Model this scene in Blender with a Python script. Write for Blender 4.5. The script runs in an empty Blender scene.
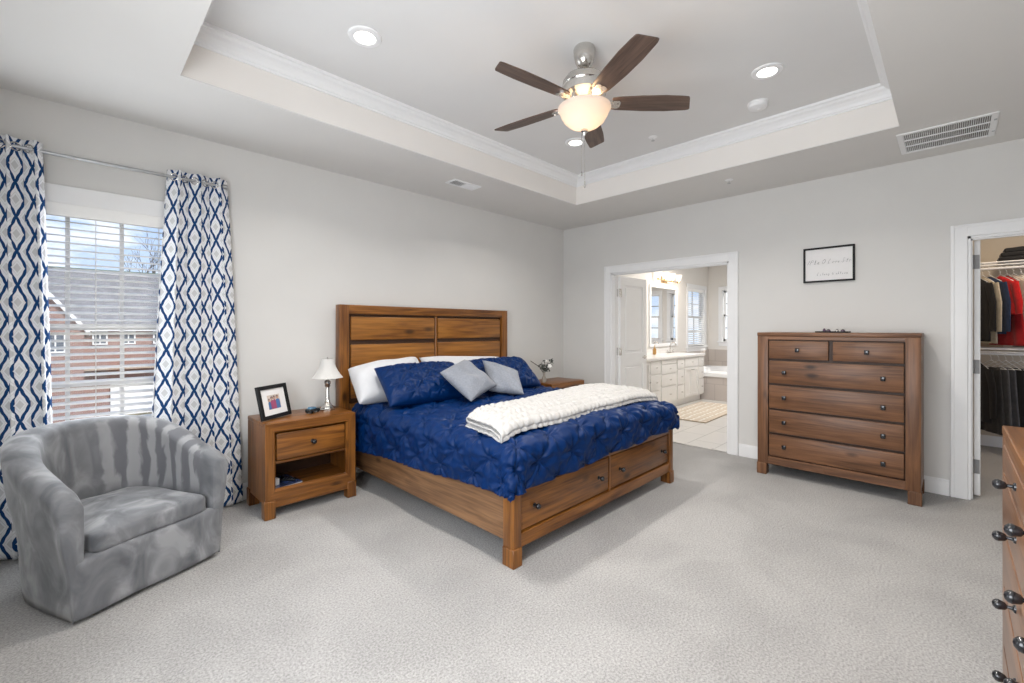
import bpy, bmesh, math, random
import numpy as np
from mathutils import Vector, Matrix
PI = math.pi
S = bpy.context.scene
COL = S.collection
random.seed(7)

# ------------------------------------------------------------------ camera
cam_d = bpy.data.cameras.new('camera')
cam = bpy.data.objects.new('camera', cam_d); COL.objects.link(cam)
cam_d.sensor_width = 36.0
cam_d.lens = 36.0 * 439.35 / 1024
cam_d.shift_y = -(341.5 - 328.23) / 1024
cam_d.clip_start = 0.02
cam.location = (0, 0, 1.335)
cam.rotation_euler = (PI / 2, 0, -math.radians(90 - 45.026))
S.camera = cam

# ------------------------------------------------------------------ view / cycles
S.view_settings.view_transform = 'Standard'
S.view_settings.look = 'None'
S.view_settings.gamma = 1
S.view_settings.use_curve_mapping = False
S.view_settings.exposure = 0.16
S.cycles.use_denoising = True
S.cycles.max_bounces = 14
S.cycles.diffuse_bounces = 7
S.cycles.glossy_bounces = 4
S.cycles.transmission_bounces = 8
S.cycles.transparent_max_bounces = 16
S.cycles.sample_clamp_indirect = 6.0

# ------------------------------------------------------------------ world: blue sky with clouds
W = bpy.data.worlds.new('world'); S.world = W
W.use_nodes = True
nt = W.node_tree; nt.nodes.clear()
def nn(t, kind, **kw):
    n = t.nodes.new(kind)
    for k, v in kw.items():
        if k in n.inputs: n.inputs[k].default_value = v
        else: setattr(n, k, v)
    return n
wo = nn(nt, 'ShaderNodeOutputWorld'); bg = nn(nt, 'ShaderNodeBackground')
tc = nn(nt, 'ShaderNodeTexCoord'); sx = nn(nt, 'ShaderNodeSeparateXYZ')
rs = nn(nt, 'ShaderNodeValToRGB')
rs.color_ramp.elements[0].position = 0.0; rs.color_ramp.elements[0].color = (.66, .78, .95, 1)
rs.color_ramp.elements[1].position = .5; rs.color_ramp.elements[1].color = (.16, .36, .86, 1)
mp = nn(nt, 'ShaderNodeMapping'); mp.inputs['Scale'].default_value = (1, 1, 2.6)
no = nn(nt, 'ShaderNodeTexNoise'); no.inputs['Scale'].default_value = 7; no.inputs['Detail'].default_value = 7; no.inputs['Roughness'].default_value = .58
rc = nn(nt, 'ShaderNodeValToRGB'); rc.color_ramp.elements[0].position = .44; rc.color_ramp.elements[1].position = .60
mx = nn(nt, 'ShaderNodeMix', data_type='RGBA')
L = nt.links.new
L(tc.outputs['Generated'], sx.inputs[0]); L(sx.outputs['Z'], rs.inputs[0])
L(tc.outputs['Generated'], mp.inputs[0]); L(mp.outputs[0], no.inputs[0]); L(no.outputs[0], rc.inputs[0])
L(rc.outputs[0], mx.inputs[0]); L(rs.outputs[0], mx.inputs[6]); mx.inputs[7].default_value = (1.05, 1.06, 1.1, 1)
L(mx.outputs[2], bg.inputs[0]); bg.inputs[1].default_value = 1.2
L(bg.outputs[0], wo.inputs[0])

# ------------------------------------------------------------------ sun and large lights
def light(name, kind, loc, power, color=(1, 1, 1), rot=(0, 0, 0), **kw):
    d = bpy.data.lights.new(name, kind); d.energy = power; d.color = color
    for k, v in kw.items(): setattr(d, k, v)
    o = bpy.data.objects.new(name, d); COL.objects.link(o); o.location = loc; o.rotation_euler = rot
    return o
light('sun', 'SUN', (0, 20, 20), 4.6, (1, .95, .88), (math.radians(52), 0, math.radians(35)), angle=.01)
# daylight coming through the window openings (one light in each opening)
light('window_daylight', 'AREA', (.135, 3.865, 1.34), 14, (.90, .95, 1), (-PI / 2, 0, 0), shape='RECTANGLE', size=.36, size_y=1.45)
light('side_window_daylight', 'AREA', (-.46, .78, 1.45), 66, (.94, .97, 1), (0, -PI / 2, 0), shape='RECTANGLE', size=1.5, size_y=1.7)

# ------------------------------------------------------------------ materials
def mat(name):
    m = bpy.data.materials.new(name); m.use_nodes = True
    t = m.node_tree; t.nodes.clear()
    o = nn(t, 'ShaderNodeOutputMaterial'); b = nn(t, 'ShaderNodeBsdfPrincipled')
    t.links.new(b.outputs[0], o.inputs[0])
    return m, t, b, o
def ramp(t, stops):
    r = nn(t, 'ShaderNodeValToRGB'); e = r.color_ramp.elements
    while len(e) < len(stops): e.new(.5)
    for i, (p, c) in enumerate(stops):
        e[i].position = p; e[i].color = (*c, 1) if len(c) == 3 else c
    return r
def bump(t, b, src, strength=.2, dist=.01):
    n = nn(t, 'ShaderNodeBump'); n.inputs['Strength'].default_value = strength; n.inputs['Distance'].default_value = dist
    t.links.new(src, n.inputs['Height']); t.links.new(n.outputs[0], b.inputs['Normal']); return n
def plain(name, c, rough=.5, metal=0, var=.04, scale=30, spec=.5, bmp=0, sheen=0, coat=0):
    """a colour with a slight procedural mottling"""
    m, t, b, o = mat(name)
    tcn = nn(t, 'ShaderNodeTexCoord'); n = nn(t, 'ShaderNodeTexNoise'); n.inputs['Scale'].default_value = scale; n.inputs['Detail'].default_value = 3
    t.links.new(tcn.outputs['Object'], n.inputs[0])
    r = ramp(t, [(.3, tuple(x * (1 - var) for x in c)), (.7, tuple(min(1, x * (1 + var)) for x in c))])
    t.links.new(n.outputs[0], r.inputs[0]); t.links.new(r.outputs[0], b.inputs['Base Color'])
    b.inputs['Roughness'].default_value = rough; b.inputs['Metallic'].default_value = metal
    b.inputs['Specular IOR Level'].default_value = spec
    if sheen: b.inputs['Sheen Weight'].default_value = sheen; b.inputs['Sheen Roughness'].default_value = .4
    if coat: b.inputs['Coat Weight'].default_value = coat
    if bmp: bump(t, b, n.outputs[0], bmp, .004)
    return m
def wood(name, axis, light_c, dark_c, rough=.33, knots=True, scale=1.0):
    m, t, b, o = mat(name)
    tcn = nn(t, 'ShaderNodeTexCoord'); oi = nn(t, 'ShaderNodeObjectInfo')
    add = nn(t, 'ShaderNodeVectorMath', operation='ADD')
    mul = nn(t, 'ShaderNodeMath', operation='MULTIPLY'); mul.inputs[1].default_value = 17.3
    t.links.new(oi.outputs['Random'], mul.inputs[0])
    t.links.new(tcn.outputs['Object'], add.inputs[0]); t.links.new(mul.outputs[0], add.inputs[1])
    mpn = nn(t, 'ShaderNodeMapping'); s = [9 * scale] * 3; s['xyz'.index(axis)] = .9 * scale
    mpn.inputs['Scale'].default_value = s
    t.links.new(add.outputs[0], mpn.inputs[0])
    n1 = nn(t, 'ShaderNodeTexNoise'); n1.inputs['Scale'].default_value = 1.6; n1.inputs['Detail'].default_value = 5; n1.inputs['Distortion'].default_value = 1.2
    t.links.new(mpn.outputs[0], n1.inputs[0])
    m2 = nn(t, 'ShaderNodeMapping'); s2 = [60 * scale] * 3; s2['xyz'.index(axis)] = 2.2 * scale
    m2.inputs['Scale'].default_value = s2; t.links.new(add.outputs[0], m2.inputs[0])
    n2 = nn(t, 'ShaderNodeTexNoise'); n2.inputs['Scale'].default_value = 1.5; n2.inputs['Detail'].default_value = 6; t.links.new(m2.outputs[0], n2.inputs[0])
    mixv = nn(t, 'ShaderNodeMath', operation='MULTIPLY_ADD'); mixv.inputs[1].default_value = .45
    t.links.new(n2.outputs[0], mixv.inputs[0])
    half = nn(t, 'ShaderNodeMath', operation='MULTIPLY'); half.inputs[1].default_value = .6
    t.links.new(n1.outputs[0], half.inputs[0]); t.links.new(half.outputs[0], mixv.inputs[2])
    mid = tuple((a + c) / 2 for a, c in zip(light_c, dark_c))
    r = ramp(t, [(.38, dark_c), (.5, mid), (.62, light_c), (.72, tuple(min(1, x * 1.18) for x in light_c))])
    t.links.new(mixv.outputs[0], r.inputs[0])
    last = r.outputs[0]
    if knots:
        mk = nn(t, 'ShaderNodeMapping'); s3 = [7 * scale] * 3; s3['xyz'.index(axis)] = 3.0 * scale
        mk.inputs['Scale'].default_value = s3; t.links.new(add.outputs[0], mk.inputs[0])
        v = nn(t, 'ShaderNodeTexVoronoi'); v.inputs['Scale'].default_value = .9
        t.links.new(mk.outputs[0], v.inputs[0])
        rk = ramp(t, [(.06, (1, 1, 1)), (.17, (0, 0, 0))]); t.links.new(v.outputs['Distance'], rk.inputs[0])
        mm = nn(t, 'ShaderNodeMix', data_type='RGBA'); t.links.new(rk.outputs[0], mm.inputs[0])
        t.links.new(last, mm.inputs[6]); mm.inputs[7].default_value = (*[x * .42 for x in dark_c], 1); last = mm.outputs[2]
    t.links.new(last, b.inputs['Base Color'])
    b.inputs['Roughness'].default_value = rough
    bump(t, b, n2.outputs[0], .12, .002)
    return m
def emis(name, c, s):
    m = bpy.data.materials.new(name); m.use_nodes = True; t = m.node_tree; t.nodes.clear()
    o = nn(t, 'ShaderNodeOutputMaterial'); e = nn(t, 'ShaderNodeEmission'); e.inputs[0].default_value = (*c, 1); e.inputs[1].default_value = s
    t.links.new(e.outputs[0], o.inputs[0]); return m
def glass(name):
    m = bpy.data.materials.new(name); m.use_nodes = True; t = m.node_tree; t.nodes.clear()
    o = nn(t, 'ShaderNodeOutputMaterial'); tr = nn(t, 'ShaderNodeBsdfTransparent'); g = nn(t, 'ShaderNodeBsdfGlossy'); g.inputs['Roughness'].default_value = .02
    mxs = nn(t, 'ShaderNodeMixShader'); mxs.inputs[0].default_value = .06
    tr.inputs[0].default_value = (.97, .98, .98, 1)
    t.links.new(tr.outputs[0], mxs.inputs[1]); t.links.new(g.outputs[0], mxs.inputs[2]); t.links.new(mxs.outputs[0], o.inputs[0]); return m

M = {}
M['wall'] = plain('wall_paint', (.69, .683, .665), .85, var=.012, scale=3, spec=.25)
M['soffit'] = plain('ceiling_paint', (.72, .71, .69), .9, var=.01, scale=3, spec=.2)
M['tray'] = plain('tray_ceiling_paint', (.74, .74, .735), .9, var=.01, scale=3, spec=.2)
M['riser'] = plain('tray_riser_paint', (.83, .80, .765), .85, var=.01, scale=3, spec=.25)
M['white'] = plain('white_trim_paint', (.84, .845, .85), .42, var=.01, scale=8)
M['vanity'] = plain('white_cabinet_paint', (.80, .79, .77), .4, var=.015, scale=8)
M['blind'] = plain('white_blind_vinyl', (.90, .90, .885), .4, var=.01)
M['bathwall'] = plain('bathroom_wall_paint', (.77, .745, .71), .85, var=.012, scale=3, spec=.25)
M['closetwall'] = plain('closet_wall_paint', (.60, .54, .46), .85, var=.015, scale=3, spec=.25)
M['nickel'] = plain('brushed_nickel', (.62, .60, .57), .22, metal=1, var=.05)
M['steel'] = plain('grey_steel', (.45, .46, .47), .32, metal=1, var=.05)
M['bronze'] = plain('dark_bronze', (.010, .011, .014), .22, metal=0, var=.2, coat=.4)
M['black'] = plain('black_frame_paint', (.008, .008, .009), .5, var=.2, spec=.25)
M['paper'] = plain('white_paper', (.80, .79, .785), .6, var=.01)
M['ink'] = plain('grey_ink', (.16, .16, .17), .7)
M['hinge'] = plain('grey_hinge', (.26, .26, .265), .4)
M['glass'] = glass('window_glass')
# furniture woods (grain along x, y or z)
for a in 'xyz':
    M['panel' + a] = wood('amber_pine_panel_' + a, a, (.33, .135, .024), (.13, .043, .008), scale=.8)
    M['pine' + a] = wood('honey_pine_' + a, a, (.262, .100, .018), (.085, .027, .005))
    M['chest' + a] = wood('brown_pine_' + a, a, (.195, .088, .039), (.080, .034, .015), rough=.42)
    M['rail' + a] = wood('pale_rail_pine_' + a, a, (.285, .150, .070), (.115, .054, .024), rough=.45)
for a in 'xz': M['dresser' + a] = wood('satin_dresser_pine_' + a, a, (.26, .128, .064), (.13, .060, .030), rough=.28)
M['groove'] = plain('dark_stained_groove', (.045, .018, .007), .5, var=.2)
M['fanblade'] = wood('walnut_fan_blade', 'x', (.135, .085, .062), (.060, .036, .027), rough=.42, knots=False, scale=2)

def carpet_mat():
    m, t, b, o = mat('grey_carpet')
    tcn = nn(t, 'ShaderNodeTexCoord')
    n1 = nn(t, 'ShaderNodeTexNoise'); n1.inputs['Scale'].default_value = 105; n1.inputs['Detail'].default_value = 5; n1.inputs['Roughness'].default_value = .7
    n2 = nn(t, 'ShaderNodeTexNoise'); n2.inputs['Scale'].default_value = 2.2; n2.inputs['Detail'].default_value = 4; n2.inputs['Distortion'].default_value = .6
    n3 = nn(t, 'ShaderNodeTexNoise'); n3.inputs['Scale'].default_value = 38; n3.inputs['Detail'].default_value = 3
    for n in (n1, n2, n3): t.links.new(tcn.outputs['Object'], n.inputs[0])
    r1 = ramp(t, [(.3, (.215, .209, .203)), (.7, (.56, .549, .537))]); t.links.new(n1.outputs[0], r1.inputs[0])
    r2 = ramp(t, [(.36, (.86, .86, .86)), (.64, (1.0, 1.0, 1.0))]); t.links.new(n2.outputs[0], r2.inputs[0])
    mu = nn(t, 'ShaderNodeMix', data_type='RGBA', blend_type='MULTIPLY'); mu.inputs[0].default_value = 1
    t.links.new(r1.outputs[0], mu.inputs[6]); t.links.new(r2.outputs[0], mu.inputs[7]); t.links.new(mu.outputs[2], b.inputs['Base Color'])
    ad = nn(t, 'ShaderNodeMath', operation='MULTIPLY_ADD'); ad.inputs[1].default_value = .6; t.links.new(n3.outputs[0], ad.inputs[0]); t.links.new(n1.outputs[0], ad.inputs[2])
    bump(t, b, ad.outputs[0], .55, .012)
    b.inputs['Roughness'].default_value = .95; b.inputs['Specular IOR Level'].default_value = .1
    b.inputs['Sheen Weight'].default_value = .15
    return m
M['carpet'] = carpet_mat()

def brick_mat(name, c1, c2, mortar, w, h, ms, axes='xy', rough=.6, squash=.5):
    m, t, b, o = mat(name)
    tcn = nn(t, 'ShaderNodeTexCoord'); sp = nn(t, 'ShaderNodeSeparateXYZ'); cb = nn(t, 'ShaderNodeCombineXYZ')
    t.links.new(tcn.outputs['Object'], sp.inputs[0])
    t.links.new(sp.outputs['XYZ'.index(axes[0].upper())], cb.inputs[0]); t.links.new(sp.outputs['XYZ'.index(axes[1].upper())], cb.inputs[1])
    br = nn(t, 'ShaderNodeTexBrick'); br.inputs['Scale'].default_value = 1
    br.inputs['Color1'].default_value = (*c1, 1); br.inputs['Color2'].default_value = (*c2, 1); br.inputs['Mortar'].default_value = (*mortar, 1)
    br.inputs['Brick Width'].default_value = w; br.inputs['Row Height'].default_value = h; br.inputs['Mortar Size'].default_value = ms
    br.offset = squash
    t.links.new(cb.outputs[0], br.inputs[0]); t.links.new(br.outputs[0], b.inputs['Base Color']); b.inputs['Roughness'].default_value = rough
    return m
M['tile'] = brick_mat('pale_floor_tile', (.62, .60, .57), (.66, .64, .61), (.44, .42, .40), .62, .31, .006, 'xy', .25)
M['walltile'] = brick_mat('beige_wall_tile', (.52, .47, .44), (.56, .51, .47), (.42, .38, .36), .30, .30, .005, 'yz', .3)
M['brick'] = brick_mat('red_brick', (.22, .095, .07), (.28, .13, .10), (.36, .31, .28), .22, .075, .012, 'xz', .9)
M['shingle'] = brick_mat('grey_roof_shingle', (.17, .165, .17), (.24, .235, .24), (.11, .11, .115), .35, .16, .012, 'xy', .9)

def curtain_mat():
    m, t, b, o = mat('trellis_curtain_fabric')
    uv = nn(t, 'ShaderNodeUVMap'); sp = nn(t, 'ShaderNodeSeparateXYZ'); t.links.new(uv.outputs[0], sp.inputs[0])
    def mth(op, a, c=None, d=None):
        n = nn(t, 'ShaderNodeMath', operation=op)
        for i, v in enumerate((a, c, d)):
            if v is None: continue
            if isinstance(v, (int, float)): n.inputs[i].default_value = v
            else: t.links.new(v, n.inputs[i])
        return n.outputs[0]
    u = mth('PINGPONG', mth('DIVIDE', sp.outputs[0], .041), 1.0)
    v = mth('PINGPONG', mth('DIVIDE', sp.outputs[1], .099), 1.0)
    g = mth('ADD', v, mth('MULTIPLY', mth('SINE', mth('MULTIPLY', v, 4 * PI)), .034))
    d = mth('ABSOLUTE', mth('SUBTRACT', u, g))
    line = mth('LESS_THAN', d, .19)
    edge = mth('LESS_THAN', d, .28)
    # grey blobs in the middle of each cell (cells centred on (1,0) and (0,1))
    da = mth('ADD', mth('ABSOLUTE', mth('SUBTRACT', 1.0, u)), mth('MULTIPLY', v, 1.5))
    db = mth('ADD', u, mth('MULTIPLY', mth('SUBTRACT', 1.0, v), 1.5))
    dm = mth('MINIMUM', da, db)
    blob = mth('LESS_THAN', dm, .42)
    lat = mth('LESS_THAN', mth('ABSOLUTE', mth('SUBTRACT', dm, .66)), .025)
    grey = mth('MAXIMUM', blob, lat)
    m1 = nn(t, 'ShaderNodeMix', data_type='RGBA'); m1.inputs[6].default_value = (.80, .81, .83, 1); m1.inputs[7].default_value = (.60, .60, .61, 1)
    t.links.new(grey, m1.inputs[0])
    m2 = nn(t, 'ShaderNodeMix', data_type='RGBA'); t.links.new(edge, m2.inputs[0]); t.links.new(m1.outputs[2], m2.inputs[6]); m2.inputs[7].default_value = (.80, .81, .83, 1)
    m3 = nn(t, 'ShaderNodeMix', data_type='RGBA'); t.links.new(line, m3.inputs[0]); t.links.new(m2.outputs[2], m3.inputs[6]); m3.inputs[7].default_value = (.006, .045, .15, 1)
    t.links.new(m3.outputs[2], b.inputs['Base Color']); b.inputs['Roughness'].default_value = .8; b.inputs['Specular IOR Level'].default_value = .2
    return m
M['curtain'] = curtain_mat()

def velvet_mat(name, stripes):
    m, t, b, o = mat(name)
    tcn = nn(t, 'ShaderNodeTexCoord')
    n = nn(t, 'ShaderNodeTexNoise'); n.inputs['Scale'].default_value = 5.5; n.inputs['Detail'].default_value = 4; n.inputs['Distortion'].default_value = .9
    mpn = nn(t, 'ShaderNodeMapping'); mpn.inputs['Scale'].default_value = (1.3, 1.3, .7)
    t.links.new(tcn.outputs['Object'], mpn.inputs[0]); t.links.new(mpn.outputs[0], n.inputs[0])
    r = ramp(t, [(.33, (.115, .120, .131)), (.50, (.185, .191, .203)), (.67, (.315, .322, .335))]); t.links.new(n.outputs[0], r.inputs[0])
    last = r.outputs[0]
    if stripes:   # brushed nap: hand-swept bands fanning over the inside of the back
        at = nn(t, 'ShaderNodeAttribute', attribute_name='sweep')
        sp = nn(t, 'ShaderNodeSeparateXYZ'); t.links.new(at.outputs['Vector'], sp.inputs[0])
        w = nn(t, 'ShaderNodeMath', operation='SINE'); k = nn(t, 'ShaderNodeMath', operation='MULTIPLY_ADD'); k.inputs[1].default_value = .85
        t.links.new(sp.outputs[0], k.inputs[0])
        nz = nn(t, 'ShaderNodeMath', operation='MULTIPLY'); nz.inputs[1].default_value = 8.0; t.links.new(n.outputs[0], nz.inputs[0]); t.links.new(nz.outputs[0], k.inputs[2])
        t.links.new(k.outputs[0], w.inputs[0])
        rr = ramp(t, [(.30, (.165, .168, .184)), (.70, (.36, .363, .373))])
        s2 = nn(t, 'ShaderNodeMath', operation='MULTIPLY_ADD'); s2.inputs[1].default_value = .5; s2.inputs[2].default_value = .5
        t.links.new(w.outputs[0], s2.inputs[0]); t.links.new(s2.outputs[0], rr.inputs[0])
        mm = nn(t, 'ShaderNodeMix', data_type='RGBA'); t.links.new(sp.outputs[1], mm.inputs[0]); t.links.new(last, mm.inputs[6]); t.links.new(rr.outputs[0], mm.inputs[7]); last = mm.outputs[2]
    t.links.new(last, b.inputs['Base Color']); b.inputs['Roughness'].default_value = .75
    b.inputs['Sheen Weight'].default_value = .3; b.inputs['Sheen Roughness'].default_value = .4; b.inputs['Specular IOR Level'].default_value = .2
    n4 = nn(t, 'ShaderNodeTexNoise'); n4.inputs['Scale'].default_value = 14; t.links.new(tcn.outputs['Object'], n4.inputs[0]); bump(t, b, n4.outputs[0], .18, .01)
    return m
M['velvet'] = velvet_mat('grey_velvet', False)
M['velvets'] = velvet_mat('grey_velvet_swept', True)

def cloth(name, c, rough=.7, var=.08, scale=60, sheen=.2, bmp=.15, spec=.3):
    return plain(name, c, rough, var=var, scale=scale, sheen=sheen, bmp=bmp, spec=spec)
M['navy'] = cloth('navy_satin_fabric', (.0002, .0175, .086), .42, var=.10, scale=40, sheen=0, bmp=.2, spec=.15)
M['linen'] = cloth('white_cotton', (.62, .63, .655), .8, var=.02, scale=25)
M['greyvelvet'] = cloth('silver_grey_velvet', (.215, .232, .268), .7, var=.12, scale=70, sheen=.25, bmp=.3)
M['plush'] = cloth('white_plush', (.47, .462, .45), .85, var=.06, scale=90, sheen=.15, bmp=.35)
M['shade'] = cloth('white_lamp_shade', (.60, .59, .57), .8, var=.02, scale=60)

# ------------------------------------------------------------------ geometry helpers
def lp(w, root):   # world-space shapes into the thing's own space
    o = Vector(root.location); w.v = [tuple(Vector(v) - o) for v in w.v]; return w
def pieces(name, m, boxes, parent, bev=.003, seg=1, root=None, smooth=True):
    """several like parts, each a mesh of its own"""
    r = []
    for q in boxes:
        w = MB(); w.box(*q, bev, seg)
        if root is not None: lp(w, root)
        r.append(w.build(name, m, parent, smooth))
    return r
class MB:
    """collects shapes into one mesh"""
    def __init__(s): s.v = []; s.f = []; s.uv = None
    def add(s, vs, fs):
        o = len(s.v); s.v += [tuple(v) for v in vs]; s.f += [tuple(i + o for i in f) for f in fs]; return s
    def addbm(s, bm):
        bm.verts.ensure_lookup_table(); bm.verts.index_update()
        s.add([v.co[:] for v in bm.verts], [[v.index for v in f.verts] for f in bm.faces]); bm.free(); return s
    def box(s, x0, x1, y0, y1, z0, z1, bev=0.0, seg=2, M4=None):
        bm = bmesh.new(); bmesh.ops.create_cube(bm, size=1)
        for v in bm.verts:
            v.co = Vector((x0 + (v.co.x + .5) * (x1 - x0), y0 + (v.co.y + .5) * (y1 - y0), z0 + (v.co.z + .5) * (z1 - z0)))
        if bev > 0: bmesh.ops.bevel(bm, geom=bm.edges[:], offset=bev, segments=seg, profile=.5, affect='EDGES')
        if M4 is not None: bm.transform(M4)
        return s.addbm(bm)
    def lathe(s, prof, c=(0, 0, 0), seg=28, M4=None, sx=1, sy=1):
        vs = []; fs = []; n = len(prof)
        for i in range(seg):
            a = 2 * PI * i / seg
            for r, z in prof:
                p = Vector((r * math.cos(a) * sx, r * math.sin(a) * sy, z))
                if M4 is not None: p = M4 @ p
                vs.append((p.x + c[0], p.y + c[1], p.z + c[2]))
        for i in range(seg):
            j = (i + 1) % seg
            for k in range(n - 1): fs.append((i * n + k, j * n + k, j * n + k + 1, i * n + k + 1))
        if prof[0][0] > 1e-6: fs.append(tuple(i * n for i in range(seg))[::-1])
        if prof[-1][0] > 1e-6: fs.append(tuple(i * n + n - 1 for i in range(seg)))
        return s.add(vs, fs)
    def tube(s, pts, r, seg=8, closed=False):
        pts = [Vector(p) for p in pts]; vs = []; fs = []; n = len(pts)
        rr = r if isinstance(r, (list, tuple)) else [r] * n
        for i, p in enumerate(pts):
            a = pts[(i - 1) % n] if (i > 0 or closed) else p; b = pts[(i + 1) % n] if (i < n - 1 or closed) else p
            d = (b - a).normalized(); up = Vector((0, 0, 1)) if abs(d.z) < .95 else Vector((1, 0, 0))
            e1 = d.cross(up).normalized(); e2 = d.cross(e1)
            for k in range(seg):
                t = 2 * PI * k / seg; vs.append(p + (e1 * math.cos(t) + e2 * math.sin(t)) * rr[i])
        for i in range(n if closed else n - 1):
            j = (i + 1) % n
            for k in range(seg): fs.append((i * seg + k, i * seg + (k + 1) % seg, j * seg + (k + 1) % seg, j * seg + k))
        if not closed:
            fs.append(tuple(range(seg))[::-1]); fs.append(tuple((n - 1) * seg + k for k in range(seg)))
        return s.add(vs, fs)
    def prism(s, poly, z0, z1, M4=None):
        n = len(poly); vs = [Vector((x, y, z0)) for x, y in poly] + [Vector((x, y, z1)) for x, y in poly]
        if M4 is not None: vs = [M4 @ v for v in vs]
        fs = [tuple(range(n))[::-1], tuple(range(n, 2 * n))] + [(i, (i + 1) % n, n + (i + 1) % n, n + i) for i in range(n)]
        return s.add(vs, fs)
    def sphere(s, c, r, sx=1, sy=1, sz=1, seg=12):
        bm = bmesh.new(); bmesh.ops.create_uvsphere(bm, u_segments=seg, v_segments=max(6, seg // 2 + 2), radius=r)
        for v in bm.verts: v.co = Vector((v.co.x * sx + c[0], v.co.y * sy + c[1], v.co.z * sz + c[2]))
        return s.addbm(bm)
    def build(s, name, m, parent=None, smooth=False, auto=True, loc=None):
        me = bpy.data.meshes.new(name); me.from_pydata(s.v, [], s.f); me.update()
        bm = bmesh.new(); bm.from_mesh(me); bmesh.ops.recalc_face_normals(bm, faces=bm.faces[:]); bm.to_mesh(me); bm.free()
        me.materials.append(m)
        if smooth:
            me.shade_smooth()
            if auto:
                bm = bmesh.new(); bm.from_mesh(me)
                for e in bm.edges:
                    if len(e.link_faces) == 2 and e.calc_face_angle(0) > math.radians(38): e.smooth = False
                bm.to_mesh(me); bm.free()
        o = bpy.data.objects.new(name, me); COL.objects.link(o)
        if parent is not None: o.parent = parent
        if loc is not None: o.location = loc
        return o
def tag(o, label=None, cat=None, group=None, kind=None):
    if label: o['label'] = label
    if cat: o['category'] = cat
    if group: o['group'] = group
    if kind: o['kind'] = kind
    return o
def thing(name, label, cat, loc=(0, 0, 0), rz=0, group=None):
    o = bpy.data.objects.new(name, None); COL.objects.link(o); o.location = loc; o.rotation_euler = (0, 0, rz)
    o.empty_display_size = .1
    return tag(o, label, cat, group)
def struct(o, label=None): return tag(o, label, kind='structure')
def dup(root, loc, rz, label, group=None):
    """a copy of a thing with copies of its parts and sub-parts"""
    r = root.copy(); COL.objects.link(r); r.location = loc; r.rotation_euler = (0, 0, rz); r['label'] = label
    if group: r['group'] = group
    for ch in list(root.children):
        c = ch.copy(); COL.objects.link(c); c.parent = r
        for g in ch.children:
            d = g.copy(); COL.objects.link(d); d.parent = c
    return r
def mod(o, kind, **kw):
    m = o.modifiers.new(kind.lower(), kind)
    for k, v in kw.items(): setattr(m, k, v)
    return m

XW, YW, ZC, ZT = 4.937, 3.906, 2.73, 3.03      # right wall, window wall, soffit, tray ceiling
XL, YN = -.48, -.95                             # left wall, wall behind the camera
TX0, TX1, TY0, TY1 = .419, 4.037, .255, 3.01     # tray opening
XB = 10.2                                       # far wall of the bathroom
T = .125

# ------------------------------------------------------------------ setting
b = MB(); b.box(XL - T, XW + T / 2, YN - T, YW + T, -.12, 0)
struct(b.build('floor', M['carpet']))
b = MB(); b.box(XW + T / 2, XB + T, .70, YW + T, -.12, 0); struct(b.build('floor_bathroom', M['tile']))
b = MB(); b.box(XW + T / 2, 7.9, -2.0, .575, -.12, 0); struct(b.build('floor_closet', M['carpet']))

def wall_box(name, m, boxes):
    w = MB()
    for q in boxes: w.box(*q)
    return struct(w.build(name, m))
WX0, WX1, WZ0, WZ1 = -.335, .545, .58, 2.105     # window_1 opening
wall_box('wall_back', M['wall'], [
    (XL - T, WX0, YW, YW + T, 0, ZC), (WX1, XW + T, YW, YW + T, 0, ZC),
    (WX0, WX1, YW, YW + T, 0, WZ0), (WX0, WX1, YW, YW + T, WZ1, ZC)])
D1a, D1b, D1h = 1.675, 3.12, 2.045               # bathroom opening in the right wall
D2a, D2b = -.80, -.088                           # closet opening
wall_box('wall_right', M['wall'], [
    (XW, XW + T, D1b, YW, 0, ZC), (XW, XW + T, D2b, D1a, 0, ZC), (XW, XW + T, YN - T, D2a, 0, ZC),
    (XW, XW + T, D1a, D1b, D1h, ZC), (XW, XW + T, D2a, D2b, 2.05, ZC)])
LY0, LY1 = -.05, 1.6                             # side window beside the camera
wall_box('wall_left', M['wall'], [
    (XL - T, XL, YN - T, LY0, 0, ZC), (XL - T, XL, LY1, YW, 0, ZC), (XL - T, XL, LY0, LY1, 0, .6), (XL - T, XL, LY0, LY1, 2.3, ZC)])
wall_box('wall_front', M['wall'], [(XL, XW, YN - T, YN, 0, ZC)])
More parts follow.
